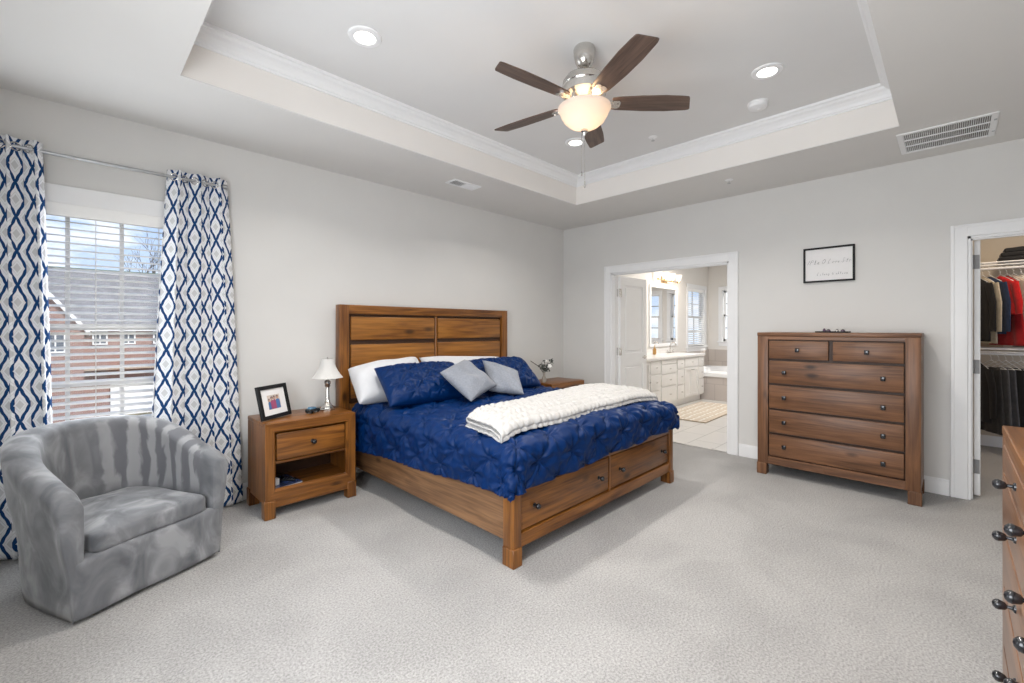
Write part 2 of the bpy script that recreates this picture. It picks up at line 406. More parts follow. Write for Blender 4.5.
# soffit ring, riser of the tray, tray ceiling
b = MB()
for q in ((XL - T, TX0, YN - T, YW + T), (TX1, XW + T, YN - T, YW + T), (TX0, TX1, TY1, YW + T), (TX0, TX1, YN - T, TY0)): b.box(*q, ZC, ZC + .006)
struct(b.build('ceiling', M['soffit']))
b = MB(); e = .02
b.box(TX0 - e, TX0, TY0 - e, TY1 + e, ZC + .006, ZT); b.box(TX1, TX1 + e, TY0 - e, TY1 + e, ZC + .006, ZT)
b.box(TX0, TX1, TY1, TY1 + e, ZC + .006, ZT); b.box(TX0, TX1, TY0 - e, TY0, ZC + .006, ZT)
struct(b.build('ceiling_tray_riser', M['riser']))
b = MB(); b.box(TX0 - .1, TX1 + .1, TY0 - .1, TY1 + .1, ZT, ZT + .05); struct(b.build('ceiling_tray', M['tray']))
def moulding(name, prof, x0, x1, y0, y1, m):
    """a profile (inset, z) run mitred round the inside of a rectangle"""
    vs = []; fs = []; n = len(prof)
    for cx, cy, sx, sy in ((x0, y0, 1, 1), (x1, y0, -1, 1), (x1, y1, -1, -1), (x0, y1, 1, -1)):
        for i, z in prof: vs.append((cx + sx * i, cy + sy * i, z))
    for k in range(4):
        j = (k + 1) % 4
        for i in range(n): fs.append((k * n + i, k * n + (i + 1) % n, j * n + (i + 1) % n, j * n + i))
    w = MB(); w.add(vs, fs); return struct(w.build(name, m))
zt = ZT
moulding('trim_1', [(0, zt - .10), (.012, zt - .10), (.014, zt - .088), (.022, zt - .084), (.030, zt - .066), (.048, zt - .046), (.068, zt - .036), (.078, zt - .022), (.090, zt - .018), (.092, zt), (0, zt)], TX0, TX1, TY0, TY1, M['white'])

# baseboards
def base(name, boxes):
    w = MB()
    for x0, x1, y0, y1, ax in boxes:
        w.box(x0, x1, y0, y1, 0, .115, .003, 1)
        if ax == 'y': w.box(x0 + .004, x1, y0, y1, .112, .13, .004, 2)
        else: w.box(x0, x1, y0 + .004, y1, .112, .13, .004, 2)
    return struct(w.build(name, M['white']))
base('baseboard_back', [(XL, XW, YW - .016, YW, 'x')])
base('baseboard_right', [(XW - .016, XW, D2b + .10, D1a - .10, 'y'), (XW - .016, XW, D1b + .095, YW, 'y')])
# door casings
def casing(name, y0, y1, h, w=.095):
    c = MB()
    for a, d in ((y0 - w, y0), (y1, y1 + w)):
        c.box(XW - .018, XW, a, d, 0, h + w, .004, 2)
        c.box(XW - .024, XW - .016, a + (.0 if a < y0 else w - .022), a + (.022 if a < y0 else w), 0, h + w, .003, 1)
    c.box(XW - .018, XW, y0 - .001, y1 + .001, h, h + w, .004, 2)
    c.box(XW - .0235, XW - .0162, y0 - w + .021, y1 + w - .021, h + w - .0215, h + w - .0004, .003, 1)
    # jamb lining and stop
    c.box(XW - .002, XW + T + .002, y0 - .001, y0 + .018, 0, h); c.box(XW - .002, XW + T + .002, y1 - .018, y1 + .001, 0, h)
    c.box(XW - .002, XW + T + .002, y0, y1, h - .018, h + .001)
    c.box(XW + .03, XW + .045, y0 + .017, y0 + .028, 0, h - .018); c.box(XW + .03, XW + .045, y1 - .028, y1 - .017, 0, h - .018); c.box(XW + .03, XW + .045, y0, y1, h - .028, h - .017)
    # far-side casing
    c.box(XW + T, XW + T + .016, y0 - w, y0, 0, h + w); c.box(XW + T, XW + T + .016, y1, y1 + w, 0, h + w); c.box(XW + T, XW + T + .016, y0, y1, h, h + w)
    return struct(c.build(name, M['white']))
casing('trim_2', D1a, D1b, D1h)
casing('trim_3', D2a, D2b, 2.05)
b = MB(); b.box(XW + .02, XW + .075, D1a + .018, D1b - .018, 0, .008, .003, 1); struct(b.build('trim_4', M['tile']))

# bathroom and closet shells
BW = M['bathwall']
N3x0, N3x1, N3z0, N3z1 = 9.10, 9.98, .95, 2.19
wall_box('wall_bath_back', BW, [(XW + T, N3x0, YW, YW + T, 0, ZC), (N3x1, XB + T, YW, YW + T, 0, ZC), (N3x0, N3x1, YW, YW + T, 0, N3z0), (N3x0, N3x1, YW, YW + T, N3z1, ZC)])
WA, WB_ = (1.95, 2.70), (2.98, 3.60); FZ0, FZ1 = 1.05, 2.18
wall_box('wall_bath_far', BW, [(XB, XB + T, .70, WA[0], 0, ZC), (XB, XB + T, WA[1], WB_[0], 0, ZC), (XB, XB + T, WB_[1], YW, 0, ZC),
    (XB, XB + T, WA[0], WA[1], 0, FZ0), (XB, XB + T, WA[0], WA[1], FZ1, ZC), (XB, XB + T, WB_[0], WB_[1], 0, FZ0), (XB, XB + T, WB_[0], WB_[1], FZ1, ZC)])
wall_box('wall_bath_front', BW, [(XW + T, XB + T, .58, .70, 0, ZC)])
wall_box('wall_bath_inner', BW, [(XW + T, XW + T + .004, D1b + .10, YW, 0, ZC), (XW + T, XW + T + .004, .70, D1a - .10, 0, ZC), (XW + T, XW + T + .004, D1a - .1, D1b + .1, 2.15, ZC)])
b = MB(); b.box(XW + T, XB + T, .58, YW + T, ZC, ZC + .05); struct(b.build('ceiling_bathroom', M['tray']))
CW = M['closetwall']
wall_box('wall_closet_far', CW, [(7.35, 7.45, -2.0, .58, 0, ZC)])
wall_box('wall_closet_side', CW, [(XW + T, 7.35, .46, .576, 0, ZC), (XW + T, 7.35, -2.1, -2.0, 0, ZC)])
b = MB(); b.box(XW + T, 7.45, -2.1, .58, ZC, ZC + .05); struct(b.build('ceiling_closet', M['soffit']))
b = MB(); b.box(7.334, 7.35, -2.0, .46, 0, .12, .003, 1); struct(b.build('baseboard_closet', M['white']))

# ------------------------------------------------------------------ windows
def sash_window(name, along, a0, a1, z0, z1, plane, inward, cols, rows, muntin=M['white'], casing_w=.09, upper=True, head_extra=0):
    """a double-hung window in a wall; along = 'x' or 'y'; inward = sign of the room side on the other axis"""
    def put(w, p0, p1, d0, d1, q0, q1, bev=0):
        d0, d1 = sorted((plane + d0 * inward, plane + d1 * inward))
        if along == 'x': w.box(p0, p1, d0, d1, q0, q1, bev, 1)
        else: w.box(d0, d1, p0, p1, q0, q1, bev, 1)
    root = bpy.data.objects.new(name, None); COL.objects.link(root); struct(root)
    cw = casing_w
    f = MB()   # casing on the wall, lining, stool
    put(f, a0 - cw, a0, 0, .018, z0 - .02, z1 + cw, .004); put(f, a1, a1 + cw, 0, .018, z0 - .02, z1 + cw, .004)
    put(f, a0 - cw - .0, a1 + cw + .0, 0, .022, z1, z1 + cw + head_extra, .004)
    put(f, a0 - cw - .02, a1 + cw + .02, -.05, .045, z0 - .03, z0, .006)
    put(f, a0 - cw, a1 + cw, 0, .016, z0 - .11, z0 - .03, .004)
    for q in ((a0 - .001, a0 + .012), (a1 - .012, a1 + .001)): put(f, *q, -T, 0, z0, z1)
    put(f, a0, a1, -T, 0, z1 - .012, z1 + .001)
    f.build('window_frame', M['white'], root)
    zm = (z0 + z1) / 2; s = .04
    for up in (0, 1):
        q0, q1 = (zm - .02, z1 - .012) if up else (z0, zm + .02)
        d0, d1 = (-.105, -.075) if up else (-.07, -.04)
        h = MB()
        put(h, a0 + .012, a0 + .012 + s, d0, d1, q0, q1); put(h, a1 - .012 - s, a1 - .012, d0, d1, q0, q1)
        put(h, a0 + .012, a1 - .012, d0, d1, q0, q0 + (.036 if up else .05)); put(h, a0 + .012, a1 - .012, d0, d1, q1 - .036, q1)
        sa = h.build('sash', M['white'], root)
        m_ = MB(); g0, g1 = a0 + .052, a1 - .052
        for k in range(1, cols): c = g0 + (g1 - g0) * k / cols; put(m_, c - .011, c + .011, d0 + .004, d1 - .004, q0, q1)
        for k in range(1, rows): c = q0 + (q1 - q0) * k / rows; put(m_, g0, g1, d0 + .005, d1 - .005, c - .011, c + .011)
        m_.build('muntin', muntin, sa)
        p = MB(); put(p, g0 - .01, g1 + .01, (d0 + d1) / 2 - .002, (d0 + d1) / 2 + .002, q0 + .02, q1 - .02); p.build('pane', M['glass'], sa)
    return root
def blind(label, along, a0, a1, z0, z1, plane, inward, tilt, pitch=.044, valance=True):
    """faux-wood venetian blind: headrail, slats, ladder cords, bottom rail"""
    def tr(w, p0, p1, d0, d1, q0, q1, ti=0):
        c = Vector(((p0 + p1) / 2, 0, (q0 + q1) / 2)); hx, hy, hz = (p1 - p0) / 2, (d1 - d0) / 2, (q1 - q0) / 2
        R = Matrix.Rotation(ti, 4, 'X'); m4 = Matrix.Translation((c.x, (d0 + d1) / 2, c.z)) @ R
        w_ = MB(); w_.box(-hx, hx, -hy, hy, -hz, hz, .002, 1, m4)
        vs = [(x, plane + y * inward, z) if along == 'x' else (plane + y * inward, x, z) for x, y, z in w_.v]
        w.add(vs, w_.f)
    cx = (a0 + a1) / 2
    root = thing('window_blind', label, 'blind', (cx, plane, z0) if along == 'x' else (plane, cx, z0))
    off = Vector(root.location)
    def part(w, name, m):
        w.v = [tuple(Vector(v) - off) for v in w.v]; return w.build(name, m, root)
    h = MB(); tr(h, a0, a1, -.055, -.005, z1 - .06, z1); part(h, 'headrail', M['blind'])
    if valance: v = MB(); tr(v, a0 - .003, a1 + .003, -.004, .030, z1 - .072, z1 + .006); part(v, 'valance', M['blind'])
    s = MB(); z = z1 - .075 - pitch / 2
    while z > z0 + .05: tr(s, a0 + .004, a1 - .004, -.055, -.007, z - .0016, z + .0016, tilt); z -= pitch
    part(s, 'slats', M['blind'])
    r = MB(); tr(r, a0 + .004, a1 - .004, -.055, -.008, z0 + .004, z0 + .022); part(r, 'bottom_rail', M['blind'])
    for k in (.12, .5, .88):
        c = a0 + (a1 - a0) * k; q = MB(); tr(q, c - .0015, c + .0015, -.0065, -.0045, z0 + .02, z1 - .06); tr(q, c - .0015, c + .0015, -.058, -.056, z0 + .02, z1 - .06); part(q, 'cord', M['blind'])
    return root
sash_window('window_1', 'x', WX0, WX1, WZ0, WZ1, YW, -1, 3, 2, casing_w=.085, head_extra=.03)
blind('white slatted blind hanging open in the window between blue curtains', 'x', WX0 + .018, WX1 - .018, WZ0 + .01, WZ1 - .004, YW, -1, math.radians(-18))
sash_window('window_2', 'y', LY0, LY1, .6, 2.3, XL, 1, 3, 2)
sash_window('window_3', 'x', N3x0, N3x1, N3z0, N3z1, YW, -1, 2, 2, casing_w=.08)
blind('slatted white blind in the window right of the bathroom mirror', 'x', N3x0 + .016, N3x1 - .016, N3z0 + .01, N3z1 - .01, YW, -1, math.radians(-22), valance=False)
sash_window('window_4', 'y', WA[0], WA[1], FZ0, FZ1, XB, -1, 2, 2, muntin=M['steel'], casing_w=.08)
sash_window('window_5', 'y', WB_[0], WB_[1], FZ0, FZ1, XB, -1, 2, 2, muntin=M['steel'], casing_w=.08)

# ------------------------------------------------------------------ outside: sloping neighbourhood seen from an upper floor
b = MB(); b.box(-60, 80, 4.6, 140, -5.5, -5.3); struct(b.build('ground', plain('dry_grass', (.20, .18, .11), .95, var=.3, scale=.6)))
M['housewhite'] = plain('white_house_trim', (.80, .80, .80), .6)
M['housepane'] = plain('dark_house_window', (.10, .12, .15), .1, var=.2)
hs = thing('house', 'brick house with grey shingle roof seen through the window blind', 'house', (2, 48, -5.3))
def hp(w, name, m, parent=hs, rot=None):
    w.v = [(x - 2, y - 48, z + 5.3) for x, y, z in w.v]; return w.build(name, m, parent)
w = MB(); w.box(-9, 14, 45, 55, -5.3, 1.4); hp(w, 'wall', M['brick'])
w = MB(); w.add([(-9.4, 44.6, 1.35), (14.4, 44.6, 1.35), (14.4, 50, 6.1), (-9.4, 50, 6.1), (-9.4, 55.4, 1.35), (14.4, 55.4, 1.35)], [(0, 1, 2, 3), (3, 2, 5, 4), (0, 3, 4), (1, 5, 2), (0, 4, 5, 1)]); hp(w, 'roof', M['shingle'])
w = MB(); w.box(-9.4, 14.4, 44.5, 44.62, 1.12, 1.38); hp(w, 'fascia', M['housewhite'])
w = MB(); w.box(-9.4, 14.4, 49.9, 50.1, 6.05, 6.2); hp(w, 'ridge_cap', plain('green_ridge', (.10, .16, .12), .8))
px, pz, bx, bz = -3.2, 6.6, .75, 1.25
w = MB(); w.prism([(bx - .2, -5.3), (bx - .2, bz), (px, pz - .2), (2 * px - bx + .2, bz), (2 * px - bx + .2, -5.3)], 0, 1.9, Matrix.Translation((0, 45, 0)) @ Matrix.Rotation(PI / 2, 4, 'X')); hp(w, 'gable', M['brick'])
w = MB()
for sgn in (1, -1):
    ex = px + sgn * (bx - px + .1)
    w.add([(px, 42.9, pz), (ex, 42.9, bz - .1), (ex, 42.9, bz - .45), (px, 42.9, pz - .4), (px, 45.6, pz), (ex, 45.6, bz - .1), (ex, 45.6, bz - .45), (px, 45.6, pz - .4)],
          [(0, 1, 2, 3), (4, 5, 6, 7), (0, 1, 5, 4), (3, 2, 6, 7), (1, 2, 6, 5)])
hp(w, 'rake_board', M['housewhite'])
for x0, x1, z0, z1, y in ((-1.25, -.45, -.25, .95, 43.05), (1.1, 1.75, .2, 1.0, 44.95), (2.7, 3.35, .2, 1.0, 44.95), (4.6, 5.25, .2, 1.0, 44.95)):
    w = MB()
    for q in ((x0 - .1, x0, z0 - .1, z1 + .1), (x1, x1 + .1, z0 - .1, z1 + .1), (x0, x1, z0 - .1, z0), (x0, x1, z1, z1 + .1), ((x0 + x1) / 2 - .04, (x0 + x1) / 2 + .04, z0, z1)): w.box(q[0], q[1], y - .06, y + .04, q[2], q[3])
    wf = hp(w, 'window', M['housewhite']); w = MB(); w.box(x0, x1, y, y + .03, z0, z1); hp(w, 'pane', M['housepane'], wf)
w = MB(); w.box(2.0, 4.9, 44.9, 45.02, -5.3, -2.6)
for k in range(1, 4): w.box(2.1, 4.8, 44.87, 44.92, -5.3 + k * .66 - .02, -5.3 + k * .66 + .02)
hp(w, 'garage_door', M['housewhite'])
w = MB(); w.box(-.2, 1.6, 44.88, 45.02, -2.2, -1.95); w.box(.1, 5.5, 44.2, 45.02, -1.75, -1.6); hp(w, 'ledge', plain('tan_stone', (.42, .34, .27), .8))
def tree(x, y, z, h, seed, label):
    rnd = random.Random(seed); w = MB()
    def grow(p, d, ln, r, depth):
        q = p + d * ln; w.tube([p, p + d * ln * .5 + Vector((rnd.uniform(-.05, .05), 0, rnd.uniform(-.03, .03))) * ln, q], [r, r * .85, r * .68], 5)
        if depth == 0: return
        for _ in range(3 if depth > 1 else 4):
            nd = (d + Vector((rnd.uniform(-.8, .8), rnd.uniform(-.8, .8), rnd.uniform(-.15, .6)))).normalized()
            grow(p + d * ln * rnd.uniform(.6, 1), nd, ln * rnd.uniform(.6, .8), r * .6, depth - 1)
    grow(Vector((0, 0, 0)), Vector((0, 0, 1)), h * .36, .16, 5)
    o = w.build('bare_tree', M['bark'], None); o.location = (x, y, z); tag(o, label, 'tree', 'bare trees behind the house'); return o
M['bark'] = plain('grey_bark', (.10, .085, .075), .9, var=.3, scale=4)
tree(5.6, 57, -5.3, 15.5, 3, 'leafless tree above the roof at the right side of the window')
tree(13.5, 66, -5.3, 15, 5, 'bare tree behind the roof, half hidden by the blue curtain')

# ------------------------------------------------------------------ carpentry helpers
def knob_round(parent, name, p, r=.017, dirv=(0, -1, 0), m=None, stem=.028):
    """a turned knob: rose, stem, ball; dirv is the way it sticks out"""
    k = MB(); R = Vector((0, 0, 1)).rotation_difference(Vector(dirv)).to_matrix().to_4x4()
    k.lathe([(0, 0), (r * .8, 0), (r * .75, .004), (r * .35, .007), (r * .3, stem * .55), (r * .7, stem * .7), (r, stem + .004), (r * .92, stem + r * .7), (r * .5, stem + r * 1.1), (0, stem + r * 1.2)], p, 14, R)
    return k.build(name, m or M['bronze'], parent, True)
def panel_drawer(parent, name, x0, x1, z0, z1, yf, m, depth=.02, bev=.006, groove=True):
    d = MB(); d.box(x0, x1, yf, yf + depth, z0, z1, bev, 2)
    return d.build(name, m, parent, True)

# ------------------------------------------------------------------ bed
bed = thing('bed', 'honey pine storage bed frame with panelled headboard and footboard drawers', 'bed', (2.68, 2.75, 0))
hx0, hx1, hy0, hy1, hz = 1.650, 3.705, 3.785, 3.872, 1.545
w = MB(); w.box(hx0 + .08, hx1 - .08, hy0 + .035, hy1 - .01, .4, hz - .075); hb = lp(w, bed).build('headboard', M['groove'], bed)
pieces('stile', M['pinez'], [(hx0, hx0 + .088, hy0, hy1, 0, hz), (hx1 - .088, hx1, hy0, hy1, 0, hz)], hb, .006, 2, bed)
pieces('rail', M['pinex'], [(hx0 + .084, hx1 - .084, hy0 + .001, hy1, hz - .082, hz - .0005), (hx0 + .09, hx1 - .09, hy0 + .002, hy1, .35, .66)], hb, .006, 2, bed)
for x0, x1 in ((hx0 + .110, 2.660), (2.700, hx1 - .110)):
    for z0, z1 in ((1.222, 1.445), (.965, 1.192), (.70, .935)):
        w = MB(); w.box(x0, x1, hy0 + .012, hy0 + .05, z0 + .004, z1 - .004, .010, 2); lp(w, bed).build('headboard_panel', M['panelx'], hb, True)
w = MB(); w.box(2.668, 2.692, hy0 + .012, hy0 + .045, .66, hz - .084, .004, 1); lp(w, bed).build('mullion', M['pinez'], hb)
fx0, fx1, fy = 1.722, 3.690, 1.712
for sx_ in (0, 1):
    x0 = 1.742 if sx_ == 0 else 3.640
    w = MB(); w.box(x0, x0 + .03, fy + .07, hy0 + .01, .125, .385, .004, 1); lp(w, bed).build('side_rail', M['raily'], bed, True)
# footboard: posts, rails and two drawers
w = MB(); w.box(fx0 + .06, fx1 - .06, fy + .028, fy + .08, .17, .43); fb = lp(w, bed).build('footboard', M['groove'], bed)
pieces('post', M['pinez'], [(fx0, fx0 + .065, fy, fy + .085, 0, .485), (fx1 - .065, fx1, fy, fy + .085, 0, .485)], fb, .005, 2, bed)
pieces('rail', M['pinex'], [(fx0 + .06, fx1 - .06, fy + .004, fy + .08, .428, .484), (fx0 + .06, fx1 - .06, fy + .004, fy + .08, .098, .178)], fb, .005, 2, bed)
pieces('divider', M['pinez'], [(2.695, 2.717, fy + .008, fy + .05, .178, .428)], fb, .002, 1, bed)
pieces('foot', M['pinez'], [(x0, x0 + .072, fy - .006, fy + .085, 0, .105) for x0 in (fx0 - .006, fx1 - .066)], fb, .004, 1, bed)
for x0, x1, ks in ((fx0 + .072, 2.690, (1.905, 2.565)), (2.722, fx1 - .072, (2.836, 3.495))):
    w = MB(); w.box(x0, x1, fy + .010, fy + .06, .190, .418, .005, 2); dr = lp(w, bed).build('drawer', M['pinex'], bed, True)
    for kx in ks: knob_round(dr, 'knob', (kx - 2.68, fy + .012 - 2.75, .304), .017)
# mattress on its foundation
mt = thing('mattress', 'thick mattress in a white fitted sheet beneath the navy comforter', 'mattress', (2.69, 2.75, .30))
w = MB(); w.box(1.81, 3.57, 1.84, 3.775, .46, .635, .05, 3); lp(w, mt).build('sheet', M['linen'], mt, True)
w = MB(); w.box(1.80, 3.58, 1.83, 3.775, .30, .455, .02, 2); lp(w, mt).build('foundation', M['linen'], mt, True)

# ------------------------------------------------------------------ pinch-pleated comforter
def pinch(U, V, a=.125, amp=.020, seed=0):
    """height of a pin-tucked cloth: staggered pinches, star creases, diagonal tension folds"""
    rng = np.random.RandomState(seed)
    i0 = np.floor(U / a).astype(int); j0 = np.floor(V / a).astype(int)
    best = np.full(U.shape, 9.); th = np.zeros(U.shape); ph = np.zeros(U.shape)
    for di in (-1, 0, 1, 2):
        for dj in (-1, 0, 1, 2):
            i, j = i0 + di, j0 + dj; ok = ((i + j) % 2) == 0
            hsh = np.sin(i * 12.9898 + j * 78.233 + seed) * 43758.5453; hsh -= np.floor(hsh)
            hs2 = np.sin(i * 39.346 + j * 11.135 + seed) * 24634.6345; hs2 -= np.floor(hs2)
            cx = i * a + (hsh - .5) * .022; cy = j * a + (hs2 - .5) * .022
            d = np.hypot(U - cx, V - cy); d = np.where(ok, d, 9.)
            m = d < best; best = np.where(m, d, best)
            th = np.where(m, np.arctan2(V - cy, U - cx), th); ph = np.where(m, hsh * 6.28, ph)
    puff = 1 - np.exp(-(best / .060) ** 1.2)
    star = np.cos(8 * th + ph) * np.exp(-best / .060) * np.clip(best / .022, 0, 1)
    s2 = np.cos(5 * th + 2 * ph) * np.exp(-((best - .06) / .035) ** 2)
    p = np.abs(((U + V) / (2 * a) + .5) % 1 - .5) * 2 * a; q = np.abs(((U - V) / (2 * a) + .5) % 1 - .5) * 2 * a
    crease = np.exp(-(np.minimum(p, q) / .011) ** 2)
    wr = np.sin(U * 37 + 3 * np.sin(V * 19)) * np.sin(V * 41 + 2 * np.sin(U * 23))
    return amp * puff + .014 * star + .007 * s2 - .010 * crease * puff + .003 * wr
def grid_mesh(name, P, m, parent=None, flip=False, loc=(0, 0, 0), smooth=True):
    ny, nx = P.shape[:2]; P = P - np.array(loc)
    idx = np.arange(nx * ny).reshape(ny, nx)
    q = np.stack([idx[:-1, :-1], idx[:-1, 1:], idx[1:, 1:], idx[1:, :-1]], -1).reshape(-1, 4)
    if flip: q = q[:, ::-1]
    me = bpy.data.meshes.new(name); me.from_pydata(P.reshape(-1, 3).tolist(), [], q.tolist()); me.update()
    me.materials.append(m)
    if smooth: me.shade_smooth()
    o = bpy.data.objects.new(name, me); COL.objects.link(o); o.location = loc
    if parent is not None: o.parent = parent
    return o
def normals(P):
    du = np.gradient(P, axis=1); dv = np.gradient(P, axis=0); n = np.cross(du, dv)
    return n / (np.linalg.norm(n, axis=2, keepdims=True) + 1e-9)
cx0, cx1, cy0, cy1, ctop, R = 1.768, 3.603, 1.762, 3.60, .688, .085
nx, ny = 300, 260
su = np.linspace(-.415, (cx1 - cx0) + .25, nx); sv = np.linspace(-.345, cy1 - cy0, ny)
Ug, Vg = np.meshgrid(su, sv)
ex = np.where(Ug < 0, Ug, np.where(Ug > cx1 - cx0, Ug - (cx1 - cx0), 0.)); 
tf_ = np.clip(Ug / (cx1 - cx0), 0, 1); kfoot = .86 + .20 * tf_ - .34 * tf_ ** 2; kleft = .76 + .24 * np.clip(Vg / 1.84, 0, 1); ex = np.where(Ug < 0, ex * kleft, ex)         # the foot end is pulled up towards the far side
ey = np.where(Vg < 0, Vg * kfoot, 0.)
dn = np.maximum(np.hypot(ex, ey), 1e-6); d = (np.abs(ex) ** 7 + np.abs(ey) ** 7) ** (1 / 7)
quarter = R * PI / 2
hor = np.where(d < quarter, R * np.sin(np.minimum(d, quarter) / R), R + .03 * (d - quarter))
hor = hor * (1 + .38 * np.minimum(np.abs(ex), np.abs(ey)) / np.maximum(np.maximum(np.abs(ex), np.abs(ey)), 1e-6)) + .010 * np.clip((d - .06) / .06, 0, 1)
dz = np.where(d < quarter, R * (1 - np.cos(np.minimum(d, quarter) / R)), R + (d - quarter) * .985)
bx_ = cx0 + np.clip(Ug, 0, cx1 - cx0); by_ = cy0 + np.clip(Vg, 0, None)
crown = .035 * np.sin(np.clip(Ug / (cx1 - cx0), 0, 1) * PI) * np.clip(1.2 - Vg * .2, 0, 1)
P = np.stack([bx_ + hor * ex / dn, by_ + hor * ey / dn, ctop - dz + crown], -1)
wave = .012 * np.sin((Ug * 9 + Vg * 7)) * np.clip(d / .3, 0, 1)
P += normals(P) * (pinch(Ug + .03, Vg + .05, .150, .034, 2) - .012 + wave)[..., None]
cf = grid_mesh('comforter', P, M['navy'], loc=(2.69, 2.6, .70))
mod(cf, 'SOLIDIFY', thickness=.012, offset=-1)
tag(cf, 'navy blue pinch-pleated comforter spread over the bed', 'comforter')

# ------------------------------------------------------------------ pillows
def pillow(label, cat, corners, thick, m, pin=False, n=56, name='pillow', group=None, seed=0, pow_=2.6, dent=0.0, edge=.06):
    """corners: bottom-left, bottom-right, top-right, top-left (3-D); a stuffed cushion between them"""
    c = [np.array(k, float) for k in corners]; ctr = sum(c) / 4
    s = np.linspace(-1, 1, n); A, B = np.meshgrid(s, s)
    # seams sag inwards between the corners
    pa = A * (1 - edge * (1 - B ** 2)**1 * np.abs(A) ** 3 * 0 - edge * (1 - np.abs(B)) * 0) ; pb = B
    pa = A - edge * A * (1 - B ** 2) * np.abs(A) ** 2; pb = B - edge * B * (1 - A ** 2) * np.abs(B) ** 2
    W4 = [(1 - pa) * (1 - pb) / 4, (1 + pa) * (1 - pb) / 4, (1 + pa) * (1 + pb) / 4, (1 - pa) * (1 + pb) / 4]
    base_ = sum(w_[..., None] * k for w_, k in zip(W4, c))
    ax = (c[1] + c[2] - c[0] - c[3]); ay = (c[2] + c[3] - c[0] - c[1]); nrm = np.cross(ax, ay); nrm /= np.linalg.norm(nrm)
    lx, ly = np.linalg.norm(ax) / 2, np.linalg.norm(ay) / 2
    t = thick / 2 * np.sqrt(np.clip((1 - np.abs(A) ** pow_) * (1 - np.abs(B) ** pow_), 0, 1))
    rng = np.random.RandomState(seed); wr = 0
    for _ in range(5):
        kx, ky, p1 = rng.uniform(-9, 9), rng.uniform(-9, 9), rng.uniform(0, 6.28); wr = wr + np.sin(A * kx + B * ky + p1)
    mask = np.clip((1 - A ** 2) * (1 - B ** 2) * 3, 0, 1)
    rad = np.exp(-((1 - np.abs(A)) ** 2 + (1 - np.abs(B)) ** 2) / .12) * np.sin(np.arctan2(1 - np.abs(B), 1 - np.abs(A) + 1e-6) * 10)
    tf = t + (.0065 if m.name == 'white_cotton' else .0035) * wr * mask + .004 * rad * mask - dent * np.exp(-((A * 1.0) ** 2 + (B - .1) ** 2) / .15) * mask
    if pin: tf = t + (pinch(A * lx / 2 * 1.0 + 5, B * ly / 2 + 5, .115, .022, seed) - .012) * mask
    front = base_ + nrm * tf[..., None]; back = base_ - nrm * (t * .8)[..., None]
    vs = np.concatenate([front.reshape(-1, 3), back.reshape(-1, 3)]) - ctr; idx = np.arange(n * n).reshape(n, n)
    q = np.stack([idx[:-1, :-1], idx[:-1, 1:], idx[1:, 1:], idx[1:, :-1]], -1).reshape(-1, 4)
    bm = bmesh.new(); me = bpy.data.meshes.new(name); me.from_pydata(vs.tolist(), [], np.concatenate([q, q[:, ::-1] + n * n]).tolist())
    bm.from_mesh(me); bmesh.ops.remove_doubles(bm, verts=bm.verts[:], dist=1e-5); bm.to_mesh(me); bm.free()
    me.materials.append(m); me.shade_smooth()
    o = bpy.data.objects.new(name, me); COL.objects.link(o); o.location = ctr.tolist()
    return tag(o, label, cat, group)
GP = 'white bed pillows'
pillow('white cotton pillow standing against the headboard on the lamp side', 'pillow', [(1.63, 3.37, .725), (2.33, 3.42, .725), (2.371, 3.70, 1.045), (1.665, 3.66, .985)], .25, M['linen'], seed=1, group=GP, edge=.02, pow_=4)
pillow('white cotton pillow standing against the headboard on the flower vase side', 'pillow', [(2.42, 3.42, .725), (3.58, 3.40, .725), (3.54, 3.66, .985), (2.405, 3.70, 1.045)], .19, M['linen'], seed=2, group=GP, edge=.02, pow_=4)
GS = 'navy pillow shams'
pillow('navy pinch-pleated sham on the lamp side of the bed', 'pillow', [(1.71, 3.03, .735), (2.50, 3.00, .735), (2.618, 3.43, 1.0), (1.770, 3.40, 1.0)], .19, M['navy'], True, 90, 'pillow_sham', GS, 3, edge=.025, pow_=3.4)
pillow('navy pinch-pleated sham behind the second grey cushion, flower vase side', 'pillow', [(2.60, 3.00, .735), (3.50, 3.06, .73), (3.56, 3.42, 1.0), (2.72, 3.43, 1.0)], .19, M['navy'], True, 90, 'pillow_sham', GS, 4, edge=.025, pow_=3.4)
GC = 'silver grey throw cushions'
pillow('silver grey cushion turned on its corner, in front of the lamp-side sham', 'cushion', [(2.235, 2.695, .752), (2.66, 2.85, .83), (2.571, 3.20, 1.045), (2.17, 3.03, .965)], .15, M['greyvelvet'], seed=5, name='throw_cushion', group=GC, dent=.018, edge=.05)
pillow('silver grey cushion leaning on the sham nearest the flower vase', 'cushion', [(2.63, 2.92, .775), (2.81, 2.66, .752), (3.06, 2.98, .915), (2.80, 3.21, 1.025)], .14, M['greyvelvet'], seed=6, name='throw_cushion', group=GC, edge=.05)

